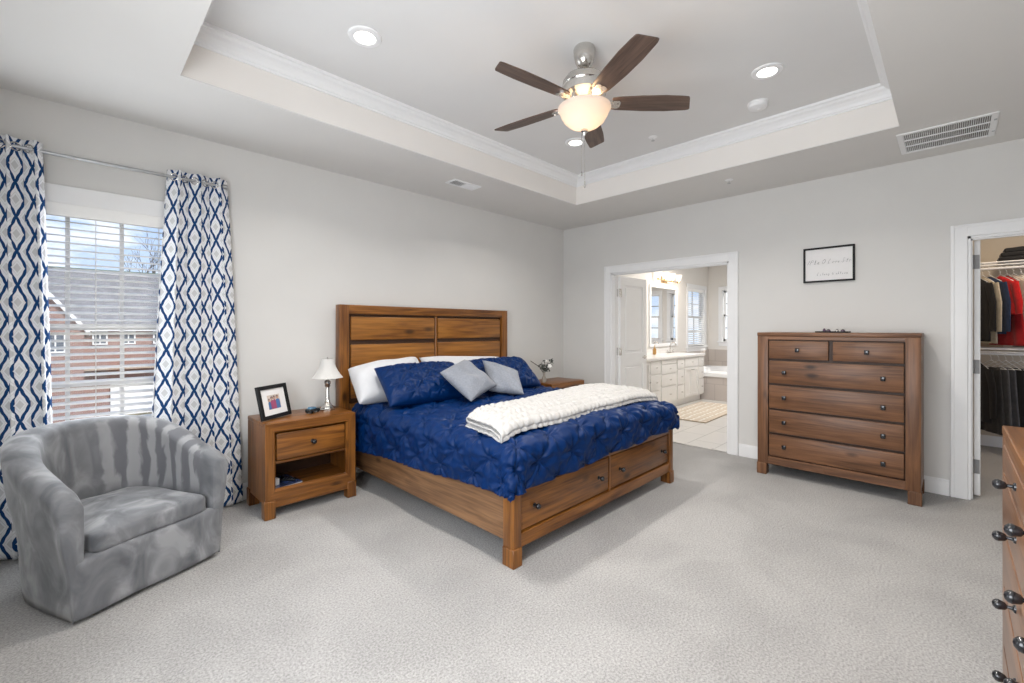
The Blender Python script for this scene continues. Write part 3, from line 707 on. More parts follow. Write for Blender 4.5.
# ------------------------------------------------------------------ folded plush throw
def throw():
    th = .017
    # cross-section across the fold: (distance from the front edge, height), three layers
    lay = []
    def arc(cx, cz, r, a0, a1, k=9):
        return [(cx + r * math.cos(a0 + (a1 - a0) * i / k), cz + r * math.sin(a0 + (a1 - a0) * i / k)) for i in range(k + 1)]
    Wd = .50
    path = [(Wd - .02, .012 + 0 * t) for t in range(1)] + [(Wd - .06 - (Wd - .12) * i / 16, .012) for i in range(17)]
    path += arc(.045, .035, .023, -PI / 2, -3 * PI / 2, 10)
    path += [(.06 + (Wd - .12) * i / 16, .058) for i in range(17)]
    path += arc(Wd - .055, .076, .018, -PI / 2, PI / 2, 8)
    path += [(Wd - .08 - (Wd - .12) * i / 22, .094) for i in range(23)]
    path += [(.025, .088), (.012, .070), (.008, .045), (.012, .025)]
    pts = np.array(path)
    # resample evenly
    seg = np.hypot(*np.diff(pts, axis=0).T); s = np.concatenate([[0], np.cumsum(seg)]); m = 260
    sr = np.linspace(0, s[-1], m); cs = np.stack([np.interp(sr, s, pts[:, 0]), np.interp(sr, s, pts[:, 1])], 1)
    tg = np.gradient(cs, axis=0); nr = np.stack([-tg[:, 1], tg[:, 0]], 1); nr /= np.linalg.norm(nr, axis=1, keepdims=True)
    nl = 420; tt = np.linspace(0, 1, nl)
    S_, T_ = np.meshgrid(sr, tt)
    # ruched rows: bands across the width, each band gathered along the length with its own rhythm
    Lw = 1.95; X = T_ * Lw
    row = np.floor(S_ / .062); fr = S_ / .062 - row
    hsh = np.sin(row * 12.9898) * 43758.5453; hsh -= np.floor(hsh)
    cell = X / (.052 + .018 * hsh) + hsh * 7 + .25 * np.sin(X * 23 + row)
    bumpv = .022 * np.clip(np.minimum(T_, 1 - T_) / .025, .2, 1) * np.abs(np.sin(PI * fr)) ** .7 * (.25 + .75 * np.abs(np.sin(PI * cell)) ** .8) + .0018 * np.sin(X * 140 + S_ * 90)
    bumpv *= .9
    off = nr[None, :, :] * (-bumpv)[..., None]
    C2 = cs[None] + off * np.sign(1)
    # lay it over the bed: front and back edge lines
    F0, F1 = np.array([1.70, 1.78]), np.array([3.64, 1.83]); B0, B1 = np.array([1.775, 2.21]), np.array([3.68, 2.42])
    tm = tt[:, None]
    front = F0 + (F1 - F0) * tm; back = B0 + (B1 - B0) * tm
    f = C2[..., 0] / Wd
    XY = front[:, None, :] * (1 - f)[..., None] + back[:, None, :] * f[..., None]
    wob = .012 * np.sin(tt * 17)[:, None] * np.ones_like(f)
    zb = .722 + .028 * np.sin(np.clip(tt, 0, 1) * PI)[:, None] + .008 * np.sin(tt * 9 + 1)[:, None]
    front_drop = -.03 * np.clip(1 - f * 4, 0, 1)
    end_drop = (-.030 * np.clip(1 - tt / .07, 0, 1) ** 1.5 - .025 * np.clip((tt - .95) / .05, 0, 1) ** 2)[:, None]
    Pt = np.stack([XY[..., 0], XY[..., 1] + wob, zb + C2[..., 1] * .72 + front_drop + end_drop], -1)
    o = grid_mesh('throw_blanket', Pt, M['plush'], loc=(2.7, 2.05, .73))
    mod(o, 'SOLIDIFY', thickness=.010, offset=0)
    tag(o, 'white ruched plush throw folded across the foot of the bed', 'blanket')
throw()

# ------------------------------------------------------------------ nightstands
def nightstand(label, loc, rz=0):
    t = thing('nightstand', label, 'nightstand', loc, rz, 'nightstands beside the bed')
    wd, dp, h = .325, .43, .67      # half width, depth, height; front at y=0, back at y=dp
    w = MB(); w.box(-wd, wd, .004, dp, h - .03, h, .006, 2); w.build('top', M['pinex'], t, True)
    pieces('side_panel', M['pinez'], [(-wd + .002, -wd + .025, .004, dp, .10, h - .028), (wd - .025, wd - .002, .004, dp, .10, h - .028)], t, .002)
    w = MB(); w.box(-wd + .02, wd - .02, dp - .015, dp - .003, .12, h - .03); w.build('back_panel', M['groove'], t)
    w = MB(); w.box(-wd + .02, wd - .02, .02, dp - .01, .155, .178); w.build('shelf', M['pinex'], t)
    # face frame with a sloping inner edge
    w = MB(); o_, i_ = (-wd, wd, .125, h - .004), (-wd + .058, wd - .058, .185, h - .062)
    O = [(o_[0], o_[2]), (o_[1], o_[2]), (o_[1], o_[3]), (o_[0], o_[3])]; I = [(i_[0], i_[2]), (i_[1], i_[2]), (i_[1], i_[3]), (i_[0], i_[3])]
    J = [(x + (.014 if x < 0 else -.014), z + (.014 if z < .4 else -.014)) for x, z in I]
    vs = [(x, -.004, z) for x, z in O] + [(x, -.004, z) for x, z in I] + [(x, .018, z) for x, z in J] + [(x, .03, z) for x, z in J] + [(x, .03, z) for x, z in O]
    for k in range(4):
        j = (k + 1) % 4; w = MB(); ring = [[a * 4 + k for a in range(5)], [a * 4 + j for a in range(5)]]
        pv = [vs[i] for i in ring[0]] + [vs[i] for i in ring[1]]
        w.add(pv, [(a, (a + 1) % 5, 5 + (a + 1) % 5, 5 + a) for a in range(5)] + [(0, 1, 2, 3, 4), (9, 8, 7, 6, 5)])
        w.build('face_frame', M['pinex' if k % 2 == 0 else 'pinez'], t)
    w = MB(); w.box(-wd + .07, wd - .07, .022, .05, .372, .392, .003, 1); w.build('divider', M['pinex'], t)
    w = MB(); w.box(-wd + .078, wd - .078, .010, .035, .398, .588, .008, 2); w.box(-wd + .10, wd - .10, .0345, dp - .05, .41, .56); dr = w.build('drawer', M['pinex'], t, True)
    knob_round(dr, 'knob', (0, .012, .496), .019)
    w = MB(); w.box(-wd + .06, wd - .06, .004, .03, .07, .128, .003, 1); w.build('apron', M['pinex'], t, True)
    for lx in (-wd - .006, wd - .066):
        for ly in (-.010, dp - .066):
            w = MB(); w.box(lx, lx + .072, ly, ly + .072, 0, .126, .004, 1); w.build('leg', M['pinez'], t, True)
    return t
ns1 = nightstand('pine nightstand between the curtain and the bed, with lamp on top', (1.265, 3.36, 0))
ns2 = dup(ns1, (4.345, 3.36, 0), 0, 'pine nightstand in the far room corner, mostly hidden behind the bed')

# table lamp
lamp = thing('table_lamp', 'silver column table lamp with white bell shade, unlit', 'lamp', (1.468, 3.60, .67))
w = MB(); w.lathe([(.062, 0), (.062, .010), (.052, .016), (.050, .026), (.040, .034), (.030, .050), (.020, .060), (.024, .066), (.020, .072)], (0, 0, 0), 8); w.build('base', M['nickel'], lamp)
w = MB(); w.lathe([(.020, .072), (.0155, .078), (.0145, .185), (.019, .190)], (0, 0, 0), 20); w.build('column', M['nickel'], lamp, True)
w = MB(); w.lathe([(.019, .190), (.024, .195), (.019, .203), (.024, .212), (.026, .228), (.018, .238), (.010, .246), (.010, .27), (.006, .28), (.006, .395), (0, .397)], (0, 0, 0), 20); w.build('socket', M['nickel'], lamp, True)
w = MB(); prof = []
for i in range(13):
    k = i / 12; prof.append((.122 - .068 * (1 - (1 - k) ** 1.9), .262 + .155 * k))
vs = []; nseg = 48
for i in range(nseg):
    a = 2 * PI * i / nseg; sc = 1 - .030 * abs(math.sin(4 * a)) ** .7
    for r, z in prof: vs.append((r * sc * math.cos(a), r * sc * math.sin(a), z))
for i in range(nseg):
    a = 2 * PI * i / nseg; sc = 1 - .030 * abs(math.sin(4 * a)) ** .7
    for r, z in prof[::-1]: vs.append(((r - .003) * sc * math.cos(a), (r - .003) * sc * math.sin(a), z))
fs = []
for i in range(nseg):
    j = (i + 1) % nseg
    for k in range(12):
        fs.append((i * 13 + k, j * 13 + k, j * 13 + k + 1, i * 13 + k + 1)); o = nseg * 13; fs.append((o + i * 13 + k, o + j * 13 + k, o + j * 13 + k + 1, o + i * 13 + k + 1))
    fs.append((i * 13, j * 13, o + j * 13 + 12, o + i * 13 + 12)); fs.append((i * 13 + 12, j * 13 + 12, o + j * 13, o + i * 13))
w.add(vs, fs); w.build('lamp_shade', M['shade'], lamp, True)
w = MB(); w.tube([(-.053, 0, .405), (.053, 0, .405)], .002, 6); w.tube([(0, -.053, .405), (0, .053, .405)], .002, 6); w.tube([(0, 0, .395), (0, 0, .43)], .004, 8); w.build('finial', M['nickel'], lamp)

# photo frame
pf = thing('photo_frame', 'black square photo frame with white mat leaning on the nightstand', 'picture frame', (1.065, 3.515, .676), math.radians(33))
Rx = Matrix.Rotation(math.radians(-13), 4, 'X')
def pfp(boxes, name, m, bev=.002):
    w = MB()
    for q in boxes: w.box(*q, bev, 1, Rx)
    return w.build(name, m, pf)
fw_, fh_ = .145, .245
pfp([(-fw_, -fw_ + .028, -.01, .012, 0, fh_), (fw_ - .028, fw_, -.01, .012, 0, fh_), (-fw_ + .027, fw_ - .027, -.01, .012, 0, .028), (-fw_ + .027, fw_ - .027, -.01, .012, fh_ - .028, fh_)], 'frame', M['black'])
pfp([(-fw_ + .02, fw_ - .02, 0, .006, .02, fh_ - .02)], 'mat', M['paper'], 0)
def photo_mat():
    m, t, b_, o = mat('family_snapshot_print')
    tcn = nn(t, 'ShaderNodeTexCoord'); n = nn(t, 'ShaderNodeTexVoronoi'); n.inputs['Scale'].default_value = 32
    t.links.new(tcn.outputs['Object'], n.inputs[0]); sp = nn(t, 'ShaderNodeSeparateColor'); t.links.new(n.outputs['Color'], sp.inputs[0])
    r = ramp(t, [(.0, (.10, .12, .22)), (.3, (.36, .12, .24)), (.5, (.50, .32, .24)), (.7, (.08, .20, .42)), (1.0, (.55, .45, .36))]); t.links.new(sp.outputs[0], r.inputs[0])
    t.links.new(r.outputs[0], b_.inputs['Base Color']); b_.inputs['Roughness'].default_value = .3; return m
pfp([(-.06, .06, -.001, .003, .068, .172)], 'photo', plain('photo_background', (.58, .50, .44), .3, var=.15, scale=40), 0)
# people in the snapshot, drawn as flat printed shapes on the paper
cols = {'plum': (.34, .07, .16), 'blue': (.06, .15, .36), 'skin': (.50, .30, .21), 'dark': (.05, .045, .06)}
for nm, c in cols.items(): M['print_' + nm] = plain('print_' + nm, c, .35, var=.1, scale=50)
def pprint_(polys, name, m, up=.0012):
    w = MB()
    for poly in polys: w.prism(poly, up, up + .0006, Rx @ Matrix.Rotation(PI / 2, 4, 'X'))
    return w.build(name, m, pf)
ov = lambda x, z, r, k=1.2: [(x + r * math.cos(a * PI / 6), z + r * k * math.sin(a * PI / 6)) for a in range(12)]
bd = lambda x, z0, z1, h: [(x - h, z0), (x + h, z0), (x + h * .95, z1 - .01), (x + h * .5, z1), (x - h * .5, z1), (x - h * .95, z1 - .01)]
pprint_([bd(-.020, .069, .135, .017), bd(.004, .069, .138, .013)], 'printed_dress', M['print_plum'])
pprint_([bd(.036, .069, .138, .020)], 'printed_shirt', M['print_blue']); pprint_([bd(-.046, .069, .125, .012)], 'printed_shirt', M['print_blue'])
pprint_([ov(-.046, .137, .010), ov(-.020, .149, .011), ov(.005, .152, .011), ov(.036, .154, .011)], 'printed_hair', M['print_dark'])
pprint_([ov(-.046, .134, .008), ov(-.020, .146, .008), ov(.005, .149, .008), ov(.036, .150, .009)], 'printed_face', M['print_skin'], .0020)
w = MB(); w.box(-.03, .03, .02, .024, .005, .17, 0, 1, Matrix.Translation((0, .012, 0)) @ Matrix.Rotation(math.radians(-26), 4, 'X')); w.build('easel_back', M['black'], pf)

# small toy car on the nightstand
car = thing('toy_car', 'small dark and blue toy car between photo frame and lamp', 'toy', (1.335, 3.555, .67), math.radians(28))
w = MB(); w.prism([(-.055, .010), (.055, .010), (.058, .020), (.052, .030), (.020, .034), (-.050, .036), (-.057, .026)], -.022, .022, Matrix.Rotation(PI / 2, 4, 'X')); w.build('car_body', plain('toy_dark_paint', (.02, .03, .035), .2, coat=.5), car)
w = MB(); w.prism([(-.040, .033), (.024, .033), (.008, .047), (-.028, .048)], -.018, .018, Matrix.Rotation(PI / 2, 4, 'X')); w.build('roof', plain('toy_blue_paint', (.12, .24, .36), .25), car)
for x in (-.034, .034):
    for y in (-.021, .021):
        w = MB(); w.lathe([(0, -.005), (.010, -.005), (.012, -.002), (.012, .002), (.010, .005), (0, .005)], (x, y, .012), 12, Matrix.Rotation(PI / 2, 4, 'X')); w.build('wheel', M['black'], car, True)
# magazines and a small box on the nightstand shelf
mg = thing('magazine', 'glossy dark blue magazine lying on the open nightstand shelf', 'magazine', (1.10, 3.56, .178), math.radians(8))
w = MB(); w.box(-.10, .10, -.13, .13, .0005, .010, .001, 1); w.build('pages', M['paper'], mg); w = MB(); w.box(-.102, .102, -.132, .132, .010, .012); w.build('cover', plain('dark_blue_cover', (.03, .05, .13), .2, var=.5, scale=12), mg)
bk = thing('card_box', 'small white box on the magazine in the nightstand', 'box', (1.035, 3.49, .1902), .2)
w = MB(); w.box(-.03, .03, -.02, .02, 0, .040, .002, 1); w.build('box_body', M['paper'], bk); w = MB(); w.box(-.031, .031, -.021, .021, .040, .046, .002, 1); w.build('lid', M['paper'], bk)
rc_ = thing('remote_control', 'black remote control lying on the magazine in the nightstand', 'remote control', (1.135, 3.54, .1902), .9)
w = MB(); w.box(-.02, .02, -.07, .07, 0, .016, .006, 2); w.build('case', M['black'], rc_, True)
w = MB()
for i in range(4):
    for j in (-1, 0, 1): w.box(j * .011 - .004, j * .011 + .004, -.05 + i * .02, -.04 + i * .02, .0155, .018)
w.build('buttons', M['steel'], rc_)

# flower vase on the far nightstand
vs_ = thing('flower_vase', 'slim bud vase of dark leaves and white roses on the far nightstand', 'vase', (4.10, 3.545, .67))
w = MB(); w.lathe([(.0, 0), (.026, 0), (.030, .02), (.026, .05), (.014, .08), (.012, .11), (.016, .125), (.013, .124), (.010, .11), (.0, .10)], (0, 0, 0), 18); w.build('vase', plain('smoked_glass', (.40, .37, .33), .12, var=.1), vs_, True)
rnd = random.Random(4)
w = MB(); tips = []
for k in range(10):
    a = rnd.uniform(0, 6.28); l = rnd.uniform(.05, .11); tip = (math.cos(a) * l * .9, math.sin(a) * l * .9, .13 + rnd.uniform(.03, .14)); tips.append(tip)
    w.tube([(0, 0, .10), (tip[0] * .3, tip[1] * .3, .14), tip], .0018, 5)
w.tube([(0, 0, .10), (-.06, .02, .19), (-.19, .05, .27)], .004, 6)
w.build('stem', plain('dark_stem', (.06, .05, .035), .7), vs_)
w = MB()
for tip in tips:
    for q in range(7):
        c = Vector(tip) * rnd.uniform(.75, 1.1) + Vector((rnd.uniform(-.025, .025), rnd.uniform(-.025, .025), rnd.uniform(-.02, .02)))
        u = Vector((rnd.uniform(-1, 1), rnd.uniform(-1, 1), rnd.uniform(-.5, 1))).normalized(); v = u.cross(Vector((rnd.uniform(-1, 1), rnd.uniform(-1, 1), .3))).normalized()
        n_ = u.cross(v) * .004
        w.add([c - u * .024, c + v * .010 + n_, c + u * .024, c - v * .010 + n_, c], [(0, 1, 4), (1, 2, 4), (2, 3, 4), (3, 0, 4)])
w.build('leaves', plain('dusky_leaf', (.055, .065, .055), .6, var=.4, scale=20), vs_)
for (fx, fy_, fz, fr_) in ((.035, -.06, .20, .040), (-.015, -.04, .265, .026), (.05, .01, .17, .020)):
    w = MB()
    for k in range(22):
        a = k * 2.4; rr_ = fr_ * (.25 + .75 * k / 22); c = Vector((fx + math.cos(a) * rr_ * .7, fy_ + math.sin(a) * rr_ * .7, fz + (.5 - k / 22) * fr_ * .8))
        w.sphere(c, fr_ * .36, 1, 1, .75, 8)
    w.build('rose', plain('white_petal', (.80, .79, .76), .7, var=.05), vs_, True)

# ------------------------------------------------------------------ chest of drawers (front faces -x)
def knob_square(parent, p, dirv, s=.018):
    k = MB(); R = Vector((0, 0, 1)).rotation_difference(Vector(dirv)).to_matrix().to_4x4(); m4 = Matrix.Translation(p) @ R
    k.box(-s * .8, s * .8, -s * .8, s * .8, 0, .004, .001, 1, m4); k.box(-s * .35, s * .35, -s * .35, s * .35, .003, .016, 0, 1, m4); k.box(-s, s, -s * .85, s * .85, .014, .026, .004, 2, m4)
    return k.build('knob', M['bronze'], parent, True)
ch = thing('chest_of_drawers', 'tall brown pine chest of drawers against the right wall under the sign', 'chest of drawers', (4.70, .717, 0))
cxf, cxb, cy0_, cy1_, chz = 4.485, 4.925, .162, 1.272, 1.297
pieces('side_panel', M['chestz'], [(cxf + .004, cxb, cy0_, cy0_ + .03, .10, chz - .02), (cxf + .004, cxb, cy1_ - .03, cy1_, .10, chz - .02)], ch, .003, 1, ch)
w = MB(); w.box(cxf - .002, cxb, cy0_ - .003, cy1_ + .003, chz - .034, chz, .005, 2); lp(w, ch).build('top', M['chesty'], ch, True)
pieces('back_panel', M['groove'], [(cxb - .02, cxb - .005, cy0_ + .02, cy1_ - .02, .12, chz - .03)], ch, 0, 1, ch)
pieces('carcass', M['groove'], [(cxf + .03, cxf + .05, cy0_ + .03, cy1_ - .03, .12, chz - .04)], ch, 0, 1, ch)
pieces('stile', M['chestz'], [(cxf, cxf + .03, y0, y1, .10, chz - .033) for y0, y1 in ((cy0_, cy0_ + .088), (cy1_ - .088, cy1_))], ch, .004, 2, ch)
pieces('rail', M['chesty'], [(cxf + .002, cxf + .03, cy0_ + .085, cy1_ - .085, chz - .066, chz - .034), (cxf + .002, cxf + .03, cy0_ + .085, cy1_ - .085, .10, .172)], ch, .003, 1, ch)
pieces('foot', M['chestz'], [(x0, x0 + .08, y0, y0 + .08, 0, .102) for y0 in (cy0_ - .005, cy1_ - .075) for x0 in (cxf - .006, cxb - .078)], ch, .004, 1, ch)
di0, di1 = cy0_ + .092, cy1_ - .092; mid = (di0 + di1) / 2
rows = [(1.062, 1.222), (.838, 1.042), (.612, .818), (.392, .594), (.180, .372)]
for i, (z0, z1) in enumerate(rows):
    spans = [(mid + .012, di1), (di0, mid - .012)] if i == 0 else [(di0, di1)]
    for y0, y1 in spans:
        w = MB(); w.box(cxf - .004, cxf + .025, y0 + .003, y1 - .003, z0, z1, .006, 2); dr = lp(w, ch).build('drawer', M['chesty'], ch, True)
        ks = [(y0 + y1) / 2] if i == 0 else [di1 - .125, di0 + .125]
        for ky in ks: knob_square(dr, (cxf - .004 - 4.70, ky - .717, (z0 + z1) / 2), (-1, 0, 0))
# small tray with trinkets on the chest
tr_ = thing('trinket_tray', 'thin black tray on top of the tall chest of drawers', 'tray', (4.60, .72, chz))
w = MB(); w.box(-.07, .07, -.115, .115, 0, .006, .002, 1)
for q in ((-.07, .07, -.115, -.111), (-.07, .07, .111, .115), (-.07, -.066, -.115, .115), (.066, .07, -.115, .115)): w.box(*q, .006, .012)
w.build('tray_base', M['black'], tr_)
rnd = random.Random(9)
M['plum'] = plain('plum_glass', (.10, .05, .09), .2, var=.3)
for k, (y, n_) in enumerate(((.06, 'tall'), (.03, 'round'), (-.03, 'small'), (-.07, 'round'))):
    t_ = thing('trinket', ['small plum perfume stopper on the tray, nearest the bathroom door', 'rounded dark trinket on the chest tray beside the perfume stopper', 'tiny metal trinket in the middle of the chest tray', 'rounded dark trinket on the chest tray, nearest the closet'][k], 'trinket', (4.60, .72 + y, chz + .006), 0, 'trinkets on the chest tray')
    w = MB(); s_ = .9 if n_ == 'round' else .7
    w.lathe([(0, 0), (.016 * s_, 0), (.019 * s_, .008), (.014 * s_, .018)], (0, 0, 0), 12); w.build('body', M['plum'] if k != 2 else M['nickel'], t_, True)
    w = MB(); w.lathe([(.008, .016), (.009, .022), (.005, .030 if n_ == 'tall' else .026), (0, .031 if n_ == 'tall' else .027)], (0, 0, 0), 10); w.build('cap', M['nickel'] if k else M['plum'], t_, True)

# ------------------------------------------------------------------ dresser beside the camera (front faces +y)
ds = thing('dresser', 'pine dresser with dark round knobs at the right edge of the view', 'dresser', (1.30, -.37, 0))
yf, x1d, x0d, hd, yb_ = -.1225, 2.285, .34, .998, -.62
w = MB(); w.box(x0d, x1d, yb_, yf - .001, hd - .03, hd, .004, 2); lp(w, ds).build('top', M['pinex'], ds, True)
pieces('side_panel', M['pinez'], [(x1d - .025, x1d - .003, yb_ + .005, yf - .004, .08, hd - .028), (x0d + .003, x0d + .025, yb_ + .005, yf - .004, .08, hd - .028)], ds, 0, 1, ds)
pieces('carcass', M['groove'], [(x0d + .02, x1d - .02, yf - .06, yf - .03, .09, hd - .03)], ds, 0, 1, ds); pieces('back_panel', M['groove'], [(x0d + .02, x1d - .02, yb_, yb_ + .015, .09, hd - .03)], ds, 0, 1, ds)
pieces('stile', M['dresserz'], [(x1d - .062, x1d, yf - .03, yf - .002, .08, hd - .03), (x0d, x0d + .062, yf - .03, yf - .002, .08, hd - .03)], ds, .004, 1, ds)
pieces('foot', M['dresserz'], [(x0, x0 + .062, y0, y0 + .06, 0, .1) for x0 in (x1d - .062, x0d) for y0 in (yb_, yf - .062)], ds, .003, 1, ds)
pieces('rail', M['groove'], [(x0d + .06, x1d - .06, yf - .03, yf - .010, z - .008, z + .008) for z in (.847, .669, .471, .273)], ds, 0, 1, ds)
pieces('rail', M['dresserx'], [(x0d + .06, x1d - .06, yf - .03, yf - .003, .05, .12), (x0d + .06, x1d - .06, yf - .03, yf - .003, hd - .055, hd - .03)], ds, .002, 1, ds)
drows = [(.856, .944), (.678, .838), (.480, .660), (.282, .462), (.128, .264)]
for i, (z0, z1) in enumerate(drows):
    for (a, c, ks) in ((1.312, x1d - .066, (1.80, 1.41)), (x0d + .066, 1.296, (1.21, .80) if i else (1.0, .66))):
        w = MB(); w.box(a, c, yf - .028, yf, z0, z1, .004, 2); dr = lp(w, ds).build('drawer', M['dresserx'], ds, True)
        for kx in ks: knob_round(dr, 'knob', (kx - 1.30, yf + .37, (z0 + z1) / 2 + .006), .0138, (0, 1, 0), stem=.028)

# ------------------------------------------------------------------ armchair
ac = thing('armchair', 'grey velvet barrel armchair in a loose slipcover in front of the window', 'armchair', (.160, 3.224, 0), math.radians(24.3))
def ac_shell():
    ns, a_out, yfr = 96, .335, -.335
    # plan of the outer face: straight arms then half an ellipse round the back
    La = .30; pts = []
    b_el = .42
    for i in range(ns + 1):
        s = i / ns
        if s < .2: k = s / .2; pts.append((-a_out, yfr + (La) * k, 0))
        elif s > .8: k = (s - .8) / .2; pts.append((a_out, yfr + La * (1 - k), 0))
        else:
            k = (s - .2) / .6; an = PI - PI * k; pts.append((a_out * math.cos(an), yfr + La + b_el * math.sin(an), math.sin(an)))
    secs = []
    for i, (x, y, bk_) in enumerate(pts):
        q0 = pts[max(0, i - 1)]; q1 = pts[min(ns, i + 1)]; tx, ty = q1[0] - q0[0], q1[1] - q0[1]; l = math.hypot(tx, ty); nx_, ny_ = -ty / l, tx / l
        if nx_ * x + ny_ * (y - (yfr + La)) < 0 and bk_ > 0 or (bk_ == 0 and nx_ * x < 0): nx_, ny_ = -nx_, -ny_
        front = max(0, 1 - (y - yfr) / .22) if bk_ == 0 else max(0, 1 - (y - yfr) / .22)
        Hh = .605 + .20 * (bk_ ** .8 if bk_ > 0 else 0) + .0 * front
        kk = max(0, min(1, (y - yfr) / .70)); Hh = .605 + .200 * (kk * kk * (3 - 2 * kk)) ** .85
        Hh -= .035 * max(0, 1 - (y - yfr) / .06) ** 2
        fl = .062 + .025 * kk                     # outward lean at the top
        th = .105 + .045 * kk
        thb = th * .8
        sec = []
        for k in range(11): z = .018 + (Hh - .07) * k / 10; sec.append((fl * (k / 10) ** 1.4 + .003 * math.sin(k * 1.1), z))
        zt_ = Hh - .05
        for k in range(1, 9): an = PI * k / 9; sec.append((fl - th / 2 + th / 2 * math.cos(an), zt_ + .050 * math.sin(an)))
        for k in range(0, 10): z = zt_ - (zt_ - .27) * k / 9; sec.append((fl - th - (.0 if k == 0 else .03 * kk * (k / 9)), z))
        rng_ = 0
        secs.append([(x + nx_ * o + .0016 * math.sin(z * 17 + i * .31), y + ny_ * o + .0016 * math.sin(z * 15 + i * .27), z) for o, z in sec])
    m = len(secs[0]); vs = [p for s_ in secs for p in s_]; fs = []
    for i in range(ns):
        for k in range(m - 1): fs.append((i * m + k, i * m + k + 1, (i + 1) * m + k + 1, (i + 1) * m + k))
        fs.append((i * m + m - 1, i * m, (i + 1) * m, (i + 1) * m + m - 1))
    # rounded arm fronts: shrink the end section forward in two steps
    for end, sg in ((0, 1), (ns, -1)):
        sec = [Vector(p) for p in secs[end]]; c = sum(sec, Vector()) / m; prev = [end * m + k for k in range(m)]
        for sc, dy in ((.94, -.014), (.82, -.020)):
            new = []
            for p in sec:
                q = Vector((c.x + (p.x - c.x) * sc, p.y + dy, p.z - (.012 if p.z > .5 else 0) * (1 - sc) * 5)); new.append(len(vs)); vs.append(tuple(q))
            for k in range(m):
                j = (k + 1) % m; fs.append((prev[k], prev[j], new[j], new[k]) if sg > 0 else (prev[k], new[k], new[j], prev[j]))
            prev = new
        fs.append(tuple(prev))
    w = MB(); w.add(vs, fs); o = w.build('back_and_arms', M['velvets'], ac, True, False)
    me = o.data; at = me.attributes.new('sweep', 'FLOAT_VECTOR', 'POINT'); dat = []
    for v in me.vertices:
        an = math.atan2(v.co.x, v.co.y + .035)          # 0 = middle of the back, + = towards the right arm
        rr_ = math.hypot(v.co.x, v.co.y + .035)
        inside = 1.0 if rr_ < .36 and v.co.z > .34 else 0.0
        msk = inside * max(0, min(1, (an + .05) / .5)) * max(0, min(1, (v.co.z - .36) / .06))
        dat += [an * 22 + v.co.z * 7.0, msk * .9, 0]
    at.data.foreach_set('vector', dat)
    return o
ac_shell()
def soft_box(name, x0, x1, y0, y1, z0, z1, m, parent, r=.03, crown=.02, taper=None, nz=(24, 24)):
    bm = bmesh.new(); bmesh.ops.create_cube(bm, size=1)
    bmesh.ops.subdivide_edges(bm, edges=bm.edges[:], cuts=13, use_grid_fill=True)
    for v in bm.verts:
        x, y, z = v.co.x * 2, v.co.y * 2, v.co.z * 2
        hx_, hy_, hz_ = (x1 - x0) / 2, (y1 - y0) / 2, (z1 - z0) / 2
        p = Vector((x * hx_, y * hy_, z * hz_))
        q = Vector((max(-hx_ + r, min(hx_ - r, p.x)), max(-hy_ + r, min(hy_ - r, p.y)), max(-hz_ + r, min(hz_ - r, p.z)))); d_ = p - q
        if d_.length > 1e-6: p = q + d_.normalized() * r
        if taper: p = taper(p, hx_, hy_)
        cr = (1 - x * x) * (1 - y * y)
        p.z += crown * cr * (1 if z > 0 else 0) + .003 * math.sin(x * 5 + y * 4)
        v.co = p + Vector(((x0 + x1) / 2, (y0 + y1) / 2, (z0 + z1) / 2))
    w = MB(); w.addbm(bm); return w.build(name, m, parent, True, False)
def round_back(p, hx_, hy_):
    k = max(0, p.y / hy_); p.x *= math.sqrt(max(.05, 1 - .75 * k ** 3)); return p
soft_box('seat_cushion', -.262, .262, -.355, .235, .285, .385, M['velvet'], ac, .026, .028, round_back)
soft_box('front_panel', -.333, .333, -.362, -.24, .018, .292, M['velvet'], ac, .020, 0)
w = MB(); w.lathe([(.0, .0), (.22, 0), (.22, .02), (0, .02)], (0, 0, 0), 32); w.build('swivel_base', M['black'], ac)

